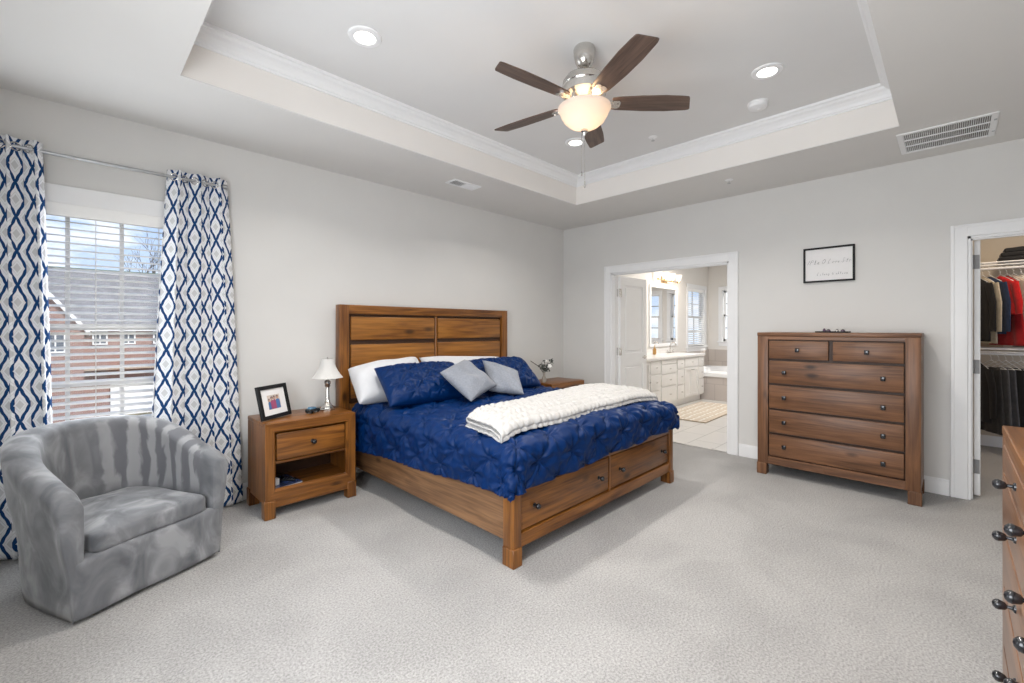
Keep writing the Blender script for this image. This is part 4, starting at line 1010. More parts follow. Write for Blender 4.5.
# ------------------------------------------------------------------ curtains
rod = thing('curtain_rod', 'grey metal curtain rod above the window', 'curtain rod', (.18, YW - .085, 2.385))
w = MB(); w.tube([(-.64, 0, 0), (.60, 0, 0)], .0105, 14); w.build('rod', M['steel'], rod, True)
w = MB(); w.lathe([(.0105, 0), (.018, .004), (.018, .03), (.012, .036), (0, .038)], (.60, 0, 0), 14, Matrix.Rotation(PI / 2, 4, 'Y')); w.build('finial', M['steel'], rod, True)
for x in (-.36, .575):
    w = MB(); w.box(x - .012, x + .012, .078, .085, -.045, .03, .002, 1); w.tube([(x, .08, 0), (x, .0, -.004)], .006, 8); w.tube([(x, -.012, -.002), (x, -.010, -.012), (x, 0, -.016), (x, .010, -.012)], .004, 8); w.build('bracket', M['steel'], rod, True)
def curtain(label, xt0, xt1, xb0, xb1, folds, z0, z1, yc, seed, ph0=0.0):
    rnd = random.Random(seed)
    nx_, nz_ = folds * 34, 70; ph = [rnd.uniform(-.5, .5) for _ in range(folds + 2)]
    P_ = np.zeros((nz_ + 1, nx_ + 1, 3)); UV = np.zeros((nz_ + 1, nx_ + 1, 2))
    for j in range(nz_ + 1):
        t = j / nz_; z = z1 + (z0 - z1) * t; spread = t ** .85
        x0 = xt0 + (xb0 - xt0) * spread; x1 = xt1 + (xb1 - xt1) * spread
        for i in range(nx_ + 1):
            s = i / nx_; f = s * folds; k = int(min(folds - 1, f))
            A_ = .034 * (1 - .10 * t) * (1 + .35 * ph[k] * t)
            sh = .12 * ph[k] * t
            an = 2 * PI * f + ph0 + sh * 3
            y = yc + A_ * math.sin(an) + .010 * math.sin(4 * PI * s + seed) * t
            x = x0 + (x1 - x0) * s + .016 * math.sin(2 * an) * (1 + .4 * t)
            P_[j, i] = (x, y, z)
    base_row = P_[2]; arc_ = np.concatenate([[0], np.cumsum(np.linalg.norm(np.diff(base_row, axis=0), axis=1))])
    for j in range(nz_ + 1): UV[j, :, 0] = arc_; UV[j, :, 1] = z1 - (z1 - z0) * j / nz_
    root = thing('curtain', label, 'curtain', ((xt0 + xt1) / 2, yc, z0), 0, 'trellis curtains at the window')
    off = np.array(root.location); Pl = P_ - off
    o = grid_mesh('cloth_panel', Pl, M['curtain'], root); me = o.data
    uvl = me.uv_layers.new(name='UVMap'); flat = UV.reshape(-1, 2)
    li = np.zeros(len(me.loops), dtype=np.int32); me.loops.foreach_get('vertex_index', li); uvl.data.foreach_set('uv', flat[li].ravel())
    mod(o, 'SOLIDIFY', thickness=.004, offset=0)
    for k in range(folds * 2):      # grommets where the cloth crosses the rod
        s = (k + (.0 if True else .5)) / (folds * 2) + .0
        i = int(round((s - ph0 / (2 * PI * folds)) * nx_))
        if not (1 < i < nx_ - 1): continue
        p = Pl[1, i]; tg_ = Vector(Pl[1, i + 1] - Pl[1, i - 1]).normalized(); nrm_ = Vector((-tg_.y, tg_.x, 0))
        c = Vector((p[0], p[1], 2.385 - z0)); e1 = tg_; e2 = Vector((0, 0, 1)); w = MB()
        w.tube([c + (e1 * math.cos(a * PI / 8) + e2 * math.sin(a * PI / 8)) * .023 for a in range(16)], .005, 6, True); w.build('grommet', M['nickel'], root, True)
    return root
curtain('blue and white trellis curtain panel left of the window, beside the left wall', -.455, -.13, -.465, -.07, 3, .012, 2.435, YW - .085, 3)
curtain('blue and white trellis curtain panel between the window and the lamp nightstand', 0.45, .80, .33, .905, 3, .012, 2.435, YW - .085, 8, .6)

# ------------------------------------------------------------------ ceiling fan
fan = thing('ceiling_fan', 'brushed nickel ceiling fan with five walnut blades and frosted bowl light', 'ceiling fan', (2.19, 1.572, ZT))
w = MB(); w.lathe([(.0, 0), (.062, 0), (.066, -.012), (.064, -.045), (.055, -.085), (.040, -.112), (.022, -.120), (0, -.122)], (0, 0, 0), 32); w.build('canopy', M['nickel'], fan, True)
w = MB(); w.tube([(0, 0, -.11), (0, 0, -.17)], .0135, 14); w.build('downrod', M['nickel'], fan, True)
w = MB(); w.lathe([(.0, -.150), (.030, -.150), (.034, -.160), (.075, -.166), (.112, -.180), (.130, -.205), (.134, -.232), (.128, -.240), (.128, -.246), (.134, -.250), (.130, -.285), (.100, -.305), (.086, -.312), (.070, -.325), (0, -.325)], (0, 0, 0), 40); w.build('motor_housing', M['nickel'], fan, True)
w = MB(); w.lathe([(.0, -.322), (.070, -.322), (.076, -.335), (.070, -.350), (.078, -.358), (.078, -.372), (.0, -.374)], (0, 0, 0), 32); w.build('fitter', M['nickel'], fan, True)
bm_ = bpy.data.materials.new('frosted_bowl_glass'); bm_.use_nodes = True; t_ = bm_.node_tree; t_.nodes.clear()
o_ = nn(t_, 'ShaderNodeOutputMaterial'); trn = nn(t_, 'ShaderNodeBsdfTranslucent'); dif = nn(t_, 'ShaderNodeBsdfDiffuse'); mix_ = nn(t_, 'ShaderNodeMixShader'); mix_.inputs[0].default_value = .45
em_ = nn(t_, 'ShaderNodeEmission'); em_.inputs[0].default_value = (1, .80, .66, 1); em_.inputs[1].default_value = .12; ads = nn(t_, 'ShaderNodeAddShader')
trn.inputs[0].default_value = (.42, .40, .38, 1); dif.inputs[0].default_value = (.85, .83, .80, 1)
t_.links.new(trn.outputs[0], mix_.inputs[1]); t_.links.new(dif.outputs[0], mix_.inputs[2]); t_.links.new(mix_.outputs[0], ads.inputs[0]); t_.links.new(em_.outputs[0], ads.inputs[1]); t_.links.new(ads.outputs[0], o_.inputs[0])
w = MB(); zm = lambda q: [(r, -.362 + (z + .332) * .78) for r, z in q]; pr = [(.158, -.332), (.160, -.340), (.152, -.352), (.147, -.365), (.140, -.392), (.122, -.430), (.092, -.464), (.055, -.488), (.020, -.500), (.0, -.502)]
w.lathe(zm(pr[::-1] + [(.153, -.332), (.150, -.345), (.142, -.362), (.135, -.390), (.117, -.427), (.088, -.459), (.052, -.483), (.0, -.497)]), (0, 0, 0), 48); w.build('bowl_shade', bm_, fan, True)
w = MB(); w.lathe([(.0, -.492), (.020, -.494), (.022, -.506), (.012, -.512), (.009, -.524), (.004, -.532), (0, -.533)], (0, 0, 0), 20); w.build('finial', M['nickel'], fan, True)
w = MB(); w.tube([(.004, 0, -.53), (.004, 0, -.80)], .0016, 5)
w.lathe([(0, -.845), (.004, -.843), (.0055, -.825), (.004, -.805), (0, -.80)], (.004, 0, 0), 8); w.build('pull_chain', M['nickel'], fan)
w = MB(); w.tube([(-.014, .010, -.52), (-.014, .010, -.74)], .0013, 5); w.lathe([(0, -.775), (.004, -.773), (.005, -.757), (0, -.74)], (-.014, .010, 0), 8); w.build('pull_chain', M['nickel'], fan)
for k in range(5):
    a = math.radians(-116.5 + 72 * k)
    Rz = Matrix.Rotation(a, 4, 'Z') @ Matrix.Translation((0, 0, -.345)) @ Matrix.Rotation(math.radians(-12), 4, 'X')
    iron = MB()
    iron.prism([(.075, -.016), (.125, -.012), (.150, -.030), (.205, -.034), (.218, -.018), (.218, .018), (.205, .034), (.150, .030), (.125, .012), (.075, .016)], .004, .010, Rz)
    iron.box(.07, .105, -.014, .014, .004, .055, .003, 1, Rz)
    for sx_, sy_ in ((.170, .018), (.170, -.018), (.205, 0)): iron.lathe([(.006, -.005), (.005, -.008), (0, -.009)], tuple(0 for _ in range(3)), 8, Rz @ Matrix.Translation((sx_, sy_, .004)))
    io = iron.build('blade_iron', M['nickel'], fan, True)
    bl = MB(); prof = [(.165, -.046), (.20, -.053), (.34, -.064), (.48, -.068), (.575, -.064), (.614, -.060), (.622, -.052), (.653, .036), (.651, .046), (.633, .052), (.50, .062), (.36, .062), (.20, .053), (.165, .046)]
    bl.prism(prof, .010, .017, Matrix.Identity(4)); bo = bl.build('blade', M['fanblade'], fan); bo.matrix_local = Rz
light('fan_bulb', 'POINT', (2.19, 1.572, ZT - .412), 5, (1, .66, .38), shadow_soft_size=.035)

# ------------------------------------------------------------------ ceiling fittings
M['lens'] = emis('lit_lamp_lens', (1, .95, .88), 5.0)
first = None
for k, (x, y, lab) in enumerate(((1.20, 2.41, 'round recessed ceiling light nearest the window'), (3.235, .86, 'round recessed ceiling light beside the smoke detector'),
                              (3.235, 2.42, 'round recessed ceiling light just behind the fan bowl'), (1.20, .86, 'round recessed ceiling light nearest the camera, out of view'))):
    if first is None:
        first = thing('recessed_light', lab, 'ceiling light', (x, y, ZT), 0, 'recessed lights in the tray ceiling')
        w = MB(); w.lathe([(.062, 0), (.060, -.010), (.068, -.013), (.090, -.008), (.094, -.002), (.094, 0)], (0, 0, 0), 36)
        w.build('trim_ring', M['white'], first, True); w = MB(); w.lathe([(0, -.004), (.0605, -.004), (.0605, -.002), (0, -.002)], (0, 0, 0), 32); w.build('lens', M['lens'], first)
    else: dup(first, (x, y, ZT), 0, lab)
    light('recessed_lamp', 'AREA', (x, y, ZT - .018), 17, (1, .955, .90), (0, 0, 0), shape='DISK', size=.115, spread=math.radians(132))
sd = thing('smoke_detector', 'round white smoke detector on the tray ceiling', 'smoke detector', (3.647, 1.031, ZT))
w = MB(); w.lathe([(0, 0), (.070, 0), (.070, -.008), (.064, -.010), (.064, -.016), (.066, -.018), (.062, -.036), (.050, -.042), (0, -.044)], (0, 0, 0), 32); w.build('housing', M['white'], sd, True)
w = MB(); w.lathe([(0, -.043), (.014, -.043), (.013, -.047), (0, -.047)], (.02, 0, 0), 14); w.build('test_button', M['paper'], sd)
def sprinkler(label, loc):
    s = thing('fire_sprinkler', label, 'sprinkler', loc, .4, 'fire sprinkler heads')
    w = MB(); w.lathe([(0, 0), (.036, 0), (.036, -.003), (.022, -.010), (.016, -.011), (0, -.011)], (0, 0, 0), 22); w.build('escutcheon', M['white'], s, True)
    w = MB(); w.tube([(.010, 0, -.008), (.012, 0, -.022), (0, 0, -.032)], .002, 6); w.tube([(-.010, 0, -.008), (-.012, 0, -.022), (0, 0, -.032)], .002, 6); w.lathe([(0, -.031), (.015, -.032), (.015, -.034), (0, -.034)], (0, 0, 0), 16); w.build('deflector', M['steel'], s)
sprinkler('small sprinkler head in the tray ceiling between fan and crown', (3.637, 1.872, ZT))
sprinkler('small sprinkler head in the soffit above the bathroom door side', (4.364, 1.481, ZC))
# return-air grille in the soffit
gr = thing('return_air_grille', 'large white slotted return-air grille in the soffit above the closet side', 'air vent', (4.445, .033, ZC))
gx, gy = .245, .252; w = MB()
for q in ((-gx, gx, -gy, -gy + .035), (-gx, gx, gy - .035, gy), (-gx, -gx + .03, -gy + .03, gy - .03), (gx - .03, gx, -gy + .03, gy - .03)): w.box(*q, -.010, 0, .003, 1)
w.build('frame', M['white'], gr)
w = MB()
for k in range(1, 3): x = -gx + .03 + (2 * gx - .06) * k / 3; w.box(x - .006, x + .006, -gy + .03, gy - .03, -.009, 0)
w.build('crossbar', M['white'], gr)
w = MB(); nf = 42
for k in range(nf):
    y = -gy + .04 + (2 * gy - .08) * k / (nf - 1); w.box(-gx + .028, gx - .028, -.0008, .0008, -.008, .0, 0, 1, Matrix.Translation((0, y, -.001)) @ Matrix.Rotation(math.radians(32), 4, 'X'))
w.build('louver_fins', M['white'], gr)
w = MB(); w.box(-gx + .02, gx - .02, -gy + .02, gy - .02, -.0015, 0); w.build('duct_opening', plain('dark_duct', (.20, .192, .185), .9), gr)
w = MB()
for x in (-.12, .12): w.box(x - .012, x + .012, -gy + .006, -gy + .020, -.0125, -.0095)
w.build('latch', M['steel'], gr)
# supply register
sr_ = thing('supply_register', 'small white supply register in the soffit above the headboard', 'air vent', (2.68, 3.345, ZC))
w = MB(); sxr, syr = .165, .075
for q in ((-sxr, sxr, -syr, -syr + .02), (-sxr, sxr, syr - .02, syr), (-sxr, -sxr + .02, -syr + .018, syr - .018), (sxr - .02, sxr, -syr + .018, syr - .018)): w.box(*q, -.010, 0, .003, 1)
w.box(-.006, .006, -syr + .01, syr - .01, -.012, 0); w.build('frame', M['white'], sr_)
w = MB()
for sgn in (-1, 1):
    for k in range(7): x = sgn * (.022 + k * .019); w.box(-.0008, .0008, -syr + .016, syr - .016, -.010, .010, 0, 1, Matrix.Translation((x, 0, -.004)) @ Matrix.Rotation(sgn * math.radians(-50), 4, 'Y'))
w.build('louver_fins', M['white'], sr_)
w = MB(); w.box(-sxr + .01, sxr - .01, -syr + .01, syr - .01, -.0015, 0); w.build('duct_opening', plain('grey_duct', (.35, .34, .33), .9), sr_)

# ------------------------------------------------------------------ framed handwritten sign
art = thing('framed_sign', 'white handwritten sign in a thin black frame on the right wall', 'sign', (XW, .8035, 1.925))
aw, ah = .195, .162; w = MB()
for q in ((-aw, aw, -ah, -ah + .016), (-aw, aw, ah - .016, ah), (-aw, -aw + .016, -ah + .015, ah - .015), (aw - .016, aw, -ah + .015, ah - .015)): w.box(-.024, -.001, q[0], q[1], q[2], q[3], .002, 1)
w.build('frame', M['black'], art); w = MB(); w.box(-.010, -.002, -aw + .01, aw - .01, -ah + .01, ah - .01); w.build('paper', M['paper'], art)
# cursive strokes in a unit box, x to the reader's right (that is -y in the room)
GL = {'I': [[(.1, 0), (.5, 1)]], 'P': [[(.0, 0), (.35, 1), (.7, .95), (.75, .6), (.25, .5)]], 'l': [[(.1, 0), (.3, .9), (.2, .9), (.1, .2), (.25, 0)]], 'a': [[(.5, .4), (.2, .45), (.05, .15), (.2, 0), (.45, .4), (.45, 0), (.6, .08)]],
      'O': [[(.5, 1), (.1, .7), (.05, .2), (.35, 0), (.7, .4), (.75, .85), (.45, 1), (.4, .8)]], 'r': [[(.05, 0), (.15, .42), (.25, .36), (.45, .4)]], 'L': [[(.55, 1), (.25, .6), (.1, .05), (.0, .02), (.5, .05)]], 'o': [[(.25, .4), (.05, .2), (.2, 0), (.4, .2), (.25, .4), (.5, .35)]],
      'v': [[(.05, .4), (.15, 0), (.4, .42), (.5, .38)]], 'e': [[(.05, .15), (.35, .3), (.2, .42), (.05, .15), (.25, 0), (.5, .12)]], 'S': [[(.7, .9), (.4, 1), (.3, .7), (.5, .35), (.2, 0), (.0, .15)]], 't': [[(.25, .8), (.12, .05), (.3, 0)], [(.05, .5), (.4, .55)]],
      'y': [[(.05, .4), (.15, .05), (.4, .42), (.2, -.35), (.0, -.2)]], 'h': [[(.05, 0), (.25, .9), (.12, .2), (.35, .4), (.4, 0)]], 'n': [[(.05, 0), (.12, .4), (.1, .2), (.32, .42), (.36, 0), (.5, .1)]], '&': [[(.6, 0), (.15, .6), (.35, .75), (.4, .55), (.05, .2), (.25, 0), (.6, .3)]], 'i': [[(.1, .4), (.1, 0), (.25, .1)]], ' ': []}
def write(text, y0, z0, h, r, adv, name, slant=.35):
    w = MB(); x = 0
    for ch_ in text:
        for st in GL[ch_]:
            w.tube([(-.0112, -(y0 + x + px_ * h * .75 + slant * pz_ * h * .5), z0 + pz_ * h) for px_, pz_ in st], r, 5)
        x += adv * h * (1.35 if ch_ in 'POLS' else .8 if ch_ != ' ' else .7)
    w.build(name, M['ink'], art)
write('IPla O', -.166, .006, .042, .0012, .62, 'lettering'); write('Love', -.006, .008, .040, .0010, .62, 'lettering'); write('Str', .098, .008, .040, .0010, .62, 'lettering')
write('Lihnny & ehteoa', -.09, -.098, .028, .0008, .68, 'lettering')

# ------------------------------------------------------------------ doors
hinge_m = M['nickel']
d1 = bpy.data.objects.new('door_1', None); COL.objects.link(d1); struct(d1); d1.location = (XW + T + .004, D1b - .02, 0)
# leaf runs +x from the hinge, standing open 90 degrees
def door_leaf(root, wd, h, th, yoff, m4=None, panels=True):
    w = MB(); st, tr_h = .11, .115
    w.box(0, st, yoff - th, yoff, .01, h, .002, 1); w.box(wd - st, wd, yoff - th, yoff, .01, h, .002, 1)
    for z0, z1 in ((.01, .21), (.84, 1.00), (h - tr_h, h)): w.box(st - .001, wd - st + .001, yoff - th, yoff, z0, z1)
    for z0, z1 in ((.21, .84), (1.0, h - tr_h)):
        w.box(st - .01, wd - st + .01, yoff - th + .012, yoff - .012, z0 - .01, z1 + .01)
        w.box(st + .03, wd - st - .03, yoff - th + .004, yoff - .004, z0 + .03, z1 - .03, .008, 1)
    return w.build('leaf', M['white'], root)
door_leaf(d1, .70, 2.02, .035, 0)
for z in (.22, 1.03, 1.80):
    w = MB(); w.box(-.022, .0005, -.004, .004, z - .05, z + .05); w.lathe([(.006, z - .05), (.006, z + .05)], (-.004, -.038, 0), 10); w.box(-.028, .03, -.0375, -.0345, z - .05, z + .05); w.build('hinge', hinge_m, d1, True)
for sy_ in (-1,):
    w = MB(); w.lathe([(0, 0), (.026, 0), (.024, .008), (.010, .012), (.010, .035), (0, .036)], (.64, -.035, .93), 16, Matrix.Rotation(PI / 2, 4, 'X')); w.tube([(.64, -.066, .93), (.57, -.070, .932), (.535, -.066, .932)], .009, 8); w.build('door_handle', hinge_m, d1, True)
d2 = bpy.data.objects.new('door_2', None); COL.objects.link(d2); struct(d2); d2.location = (XW + T + .002, -.116, 0)
w = MB(); w.box(0, .64, -.044, -.008, .012, 2.03, .002, 1)
for z0, z1 in ((.24, .82), (1.02, 1.9)): w.box(.12, .52, -.047, -.005, z0, z1, .006, 1)
w.build('leaf', M['white'], d2)
for z in (.24, 1.03, 1.98 - .12):
    w = MB(); w.box(-.0025, .0005, -.040, -.010, z - .055, z + .055); w.box(-.0012, .003, -.038, -.012, z - .055, z + .055); w.lathe([(.007, z - .055), (.007, z + .055)], (-.006, -.006, 0), 10); w.build('hinge', M['hinge'], d2, True)

# ------------------------------------------------------------------ bathroom
van = thing('vanity_cabinet', 'long white bathroom vanity with drawers, doors and white counter', 'vanity', (7.3, 3.58, 0))
vf, vx0, vx1, vh = 3.275, 6.02, 8.36, .83
def vbox(name, m, boxes, parent=van, bev=.003, smooth=False):
    w = MB()
    for q in boxes: w.box(q[0], q[1], q[2], q[3], q[4], q[5], bev, 1)
    return lp(w, van).build(name, m, parent, smooth)
vbox('carcass', M['vanity'], [(vx0, vx1, vf + .02, YW - .003, .11, vh)])
vbox('toe_kick', M['vanity'], [(vx0 + .01, vx1 - .01, vf + .075, YW - .003, 0, .112)])
vbox('countertop', plain('white_quartz', (.82, .81, .79), .2, var=.03, scale=12), [(vx0 - .02, vx1 + .01, vf - .02, YW - .003, vh, vh + .035), (vx0 - .02, vx1 + .01, YW - .02, YW - .003, vh + .035, vh + .13)])
def vknob(parent, x, z):
    k = MB(); k.box(x - .022, x + .022, vf - .026, vf - .016, z - .006, z + .006, .003, 1); k.box(x - .004, x + .004, vf - .017, vf + .001, z - .004, z + .004); lp(k, van).build('pull', M['nickel'], parent)
def front(kind, x0, x1, z0, z1, pull):
    fr = .045
    if kind == 'drawer': dr = vbox('drawer', M['vanity'], [(x0, x1, vf, vf + .021, z0, z1)])
    else: dr = vbox('door', M['vanity'], [(x0, x0 + fr, vf, vf + .021, z0, z1), (x1 - fr, x1, vf, vf + .021, z0, z1), (x0 + fr - .001, x1 - fr + .001, vf, vf + .021, z1 - fr, z1), (x0 + fr - .001, x1 - fr + .001, vf, vf + .021, z0, z0 + fr), (x0 + fr, x1 - fr, vf + .012, vf + .02, z0 + fr, z1 - fr)])
    vknob(dr, *pull)
def stack(x0, x1, cuts):
    for z0, z1 in cuts: front('drawer', x0, x1, z0, z1, ((x0 + x1) / 2, (z0 + z1) / 2))
stack(6.30, 6.62, ((.62, .81), (.36, .60), (.13, .34)))
stack(6.66, 7.20, ((.60, .74), (.40, .58), (.13, .38)))
vbox('false_panel', M['vanity'], [(6.66, 7.20, vf, vf + .021, .755, .815)])
stack(7.235, 7.50, ((.65, .81), (.38, .63), (.13, .36)))
front('drawer', 7.53, 8.08, .66, .81, (7.805, .735))
front('door', 7.53, 7.80, .13, .64, (7.77, .60)); front('door', 7.81, 8.08, .13, .64, (7.84, .60))
stack(8.115, 8.34, ((.65, .81), (.42, .63), (.13, .40)))
front('door', 6.05, 6.27, .13, .81, (6.24, .5))
fc = thing('sink_faucet', 'tall curved nickel faucet on the bathroom counter', 'faucet', (8.02, 3.78, vh + .036))
w = MB(); w.tube([(0, 0, 0), (0, 0, .14), (0, -.02, .185), (0, -.06, .205), (0, -.10, .19), (0, -.115, .15)], .011, 10); w.lathe([(.026, 0), (.024, .012), (.012, .02)], (0, 0, 0), 16); w.build('spout', M['nickel'], fc, True)
for x in (-.10, .10):
    w = MB(); w.lathe([(.022, 0), (.018, .02), (.014, .05), (.016, .055), (0, .06)], (x, 0, 0), 14); w.tube([(x, 0, .05), (x + (-.045 if x < 0 else .045), -.01, .06)], .006, 8); w.build('tap_handle', M['nickel'], fc, True)
mr = thing('wall_mirror', 'white framed rectangular mirror above the bathroom vanity', 'mirror', (8.00, YW, 1.55))
mm_, t_, b_, o_ = mat('silvered_mirror'); b_.inputs['Base Color'].default_value = (.9, .9, .9, 1); b_.inputs['Metallic'].default_value = 1; b_.inputs['Roughness'].default_value = .02
mw, mh0, mh1 = .58, -.56, .60
w = MB(); fr_ = .055
for q in ((-mw, mw, mh0, mh0 + fr_), (-mw, mw, mh1 - fr_, mh1), (-mw, -mw + fr_, mh0 + fr_, mh1 - fr_), (mw - fr_, mw, mh0 + fr_, mh1 - fr_)): w.box(q[0], q[1], -.03, -.001, q[2], q[3], .004, 1)
w.build('frame', M['white'], mr); w = MB(); w.box(-mw + .04, mw - .04, -.014, -.006, mh0 + .04, mh1 - .04); w.build('mirror_glass', mm_, mr)
vl = thing('vanity_light', 'four-shade brass vanity light glowing above the bathroom mirror', 'wall lamp', (8.02, YW, 2.26))
M['brass'] = plain('aged_brass', (.50, .36, .20), .3, metal=1)
w = MB(); w.box(-.11, .11, -.02, -.001, -.06, .06, .004, 1); w.tube([(-.46, -.06, -.02), (.46, -.06, -.02)], .009, 8); w.tube([(0, -.01, 0), (0, -.06, -.02)], .009, 8); w.build('bar', M['brass'], vl, True)
M['litshade'] = emis('lit_white_glass', (1, .90, .78), 1.6)
for x in (-.42, -.14, .14, .42):
    w = MB(); w.lathe([(0, -.03), (.024, -.03), (.028, .0), (.024, .012)], (x, -.10, -.01), 14); w.tube([(x, -.06, -.02), (x, -.10, -.02)], .008, 8); cp = w.build('socket', M['brass'], vl, True)
    w = MB(); w.lathe([(0, .01), (.040, .01), (.066, .12), (.063, .12), (.036, .016), (0, .016)], (x, -.10, 0), 20); w.build('glass_shade', M['litshade'], vl, True)
light('vanity_bulbs', 'AREA', (8.02, YW - .25, 2.32), 6, (1, .86, .70), (math.radians(35), 0, 0), shape='RECTANGLE', size=1.0, size_y=.12)
light('bath_fill_light', 'AREA', (7.5, 2.55, ZC - .03), 44, (1, .97, .94), (0, 0, 0), shape='DISK', size=.5)  # added fill below the bathroom ceiling to brighten the room; no fixture there
sp_ = thing('soap_bottle', 'small amber bottle on the counter at the mirror edge behind the door', 'bottle', (7.36, 3.76, vh + .036))
w = MB(); w.lathe([(0, 0), (.030, 0), (.032, .01), (.032, .09), (.014, .115), (.012, .13), (0, .13)], (0, 0, 0), 16); w.build('body', plain('amber_plastic', (.45, .25, .08), .25), sp_, True)
w = MB(); w.lathe([(.013, .128), (.013, .145), (.004, .15), (.004, .17), (0, .17)], (0, 0, 0), 10); w.tube([(0, 0, .168), (0, -.03, .166)], .004, 6); w.build('pump', M['brass'], sp_, True)
tub = thing('bathtub', 'white drop-in bathtub in a tiled surround at the far bathroom wall', 'bathtub', (9.28, 2.95, 0))
w = MB(); w.box(8.40, 8.46, 1.6, YW - .01, 0, .435); w.box(8.46, XB - .01, 1.6, 1.66, 0, .435); lp(w, tub).build('tile_apron', M['walltile'], tub)
w = MB(); tx, ty = 9.28, 2.75
for q in ((8.385, tx - .70, 1.585, YW - .016), (tx + .70, XB - .016, 1.585, YW - .016), (tx - .70, tx + .70, 1.585, ty - .94), (tx - .70, tx + .70, ty + .94, YW - .016)): w.box(*q, .435, .50)
lp(w, tub).build('deck', M['white'], tub)
w = MB(); loops = [(.735, .975, .499), (.725, .965, .522), (.665, .905, .520), (.62, .86, .42), (.58, .80, .22), (.44, .64, .13), (.02, .02, .125)]; ng = 48; vs = []; fs = []
for a_, b2, z in loops:
    for k in range(ng):
        t = 2 * PI * k / ng; c_, s_ = math.cos(t), math.sin(t)
        vs.append((math.copysign(abs(c_) ** .5, c_) * a_, math.copysign(abs(s_) ** .5, s_) * b2 - .20, z))
for i in range(len(loops) - 1):
    for k in range(ng): fs.append((i * ng + k, i * ng + (k + 1) % ng, (i + 1) * ng + (k + 1) % ng, (i + 1) * ng + k))
w.add(vs, fs); w.build('basin', M['white'], tub, True)
b = MB(); b.box(XB - .015, XB, 1.5, YW, .44, .86); struct(b.build('trim_5', M['walltile']))
b = MB(); b.box(8.46, XB - .015, YW - .015, YW, .44, .86); struct(b.build('trim_6', M['walltile']))
rg = thing('bath_rug', 'beige patterned rug on the bathroom tile beside the vanity', 'rug', (7.15, 2.82, 0), math.radians(1))
def rug_mat():
    m, t, b_, o = mat('beige_hexagon_rug'); tcn = nn(t, 'ShaderNodeTexCoord'); v = nn(t, 'ShaderNodeTexVoronoi', feature='DISTANCE_TO_EDGE'); v.inputs['Scale'].default_value = 9; v.inputs['Randomness'].default_value = .25
    t.links.new(tcn.outputs['Object'], v.inputs[0]); r = ramp(t, [(.0, (.74, .70, .63)), (.10, (.74, .70, .63)), (.16, (.52, .42, .31)), (.5, (.60, .50, .39))]); t.links.new(v.outputs['Distance'], r.inputs[0]); t.links.new(r.outputs[0], b_.inputs['Base Color']); b_.inputs['Roughness'].default_value = .95; return m
w = MB(); w.box(-.88, .88, -.36, .36, .001, .016, .006, 2); w.build('pile', rug_mat(), rg, True)
w = MB()
for q in ((-.885, .885, -.365, -.352), (-.885, .885, .352, .365), (-.885, -.872, -.352, .352), (.872, .885, -.352, .352)): w.box(*q, .001, .014, .003, 1)
w.build('binding', plain('tan_binding', (.42, .34, .25), .9), rg)

# ------------------------------------------------------------------ closet
RX = 6.98
def closet_rail(name, label, z):
    s = thing(name, label, 'closet shelf', (RX, -.45, z), 0, 'wire closet shelves')
    w = MB(); 
    for k in range(16): x = -.10 + k * .03; w.tube([(x - .0, -1.1, .06), (x, .85, .06)], .002, 4)
    w.tube([(-.13, -1.1, .055), (-.13, .85, .055)], .005, 6); w.tube([(-.13, -1.1, .025), (-.13, .85, .025)], .005, 6)
    for k in range(40): y = -1.1 + k * .05; w.tube([(-.13, y, .055), (.36, y, .062)], .002, 4)
    w.build('wire_deck', M['white'], s)
    w = MB(); w.tube([(0, -1.1, 0), (0, .85, 0)], .013, 10); w.build('hanging_rod', M['white'], s, True)
    for y in (-1.0, .55, .75):
        w = MB(); w.tube([(-.12, y, .03), (.36, y, -.25)], .006, 6); w.tube([(0, y, 0), (0, y, .055)], .005, 6); w.build('bracket', M['white'], s)
closet_rail('closet_shelf', 'white wire closet shelf with upper hanging rod', 1.975)
closet_rail('closet_shelf', 'white wire closet shelf with lower hanging rod', 1.06)
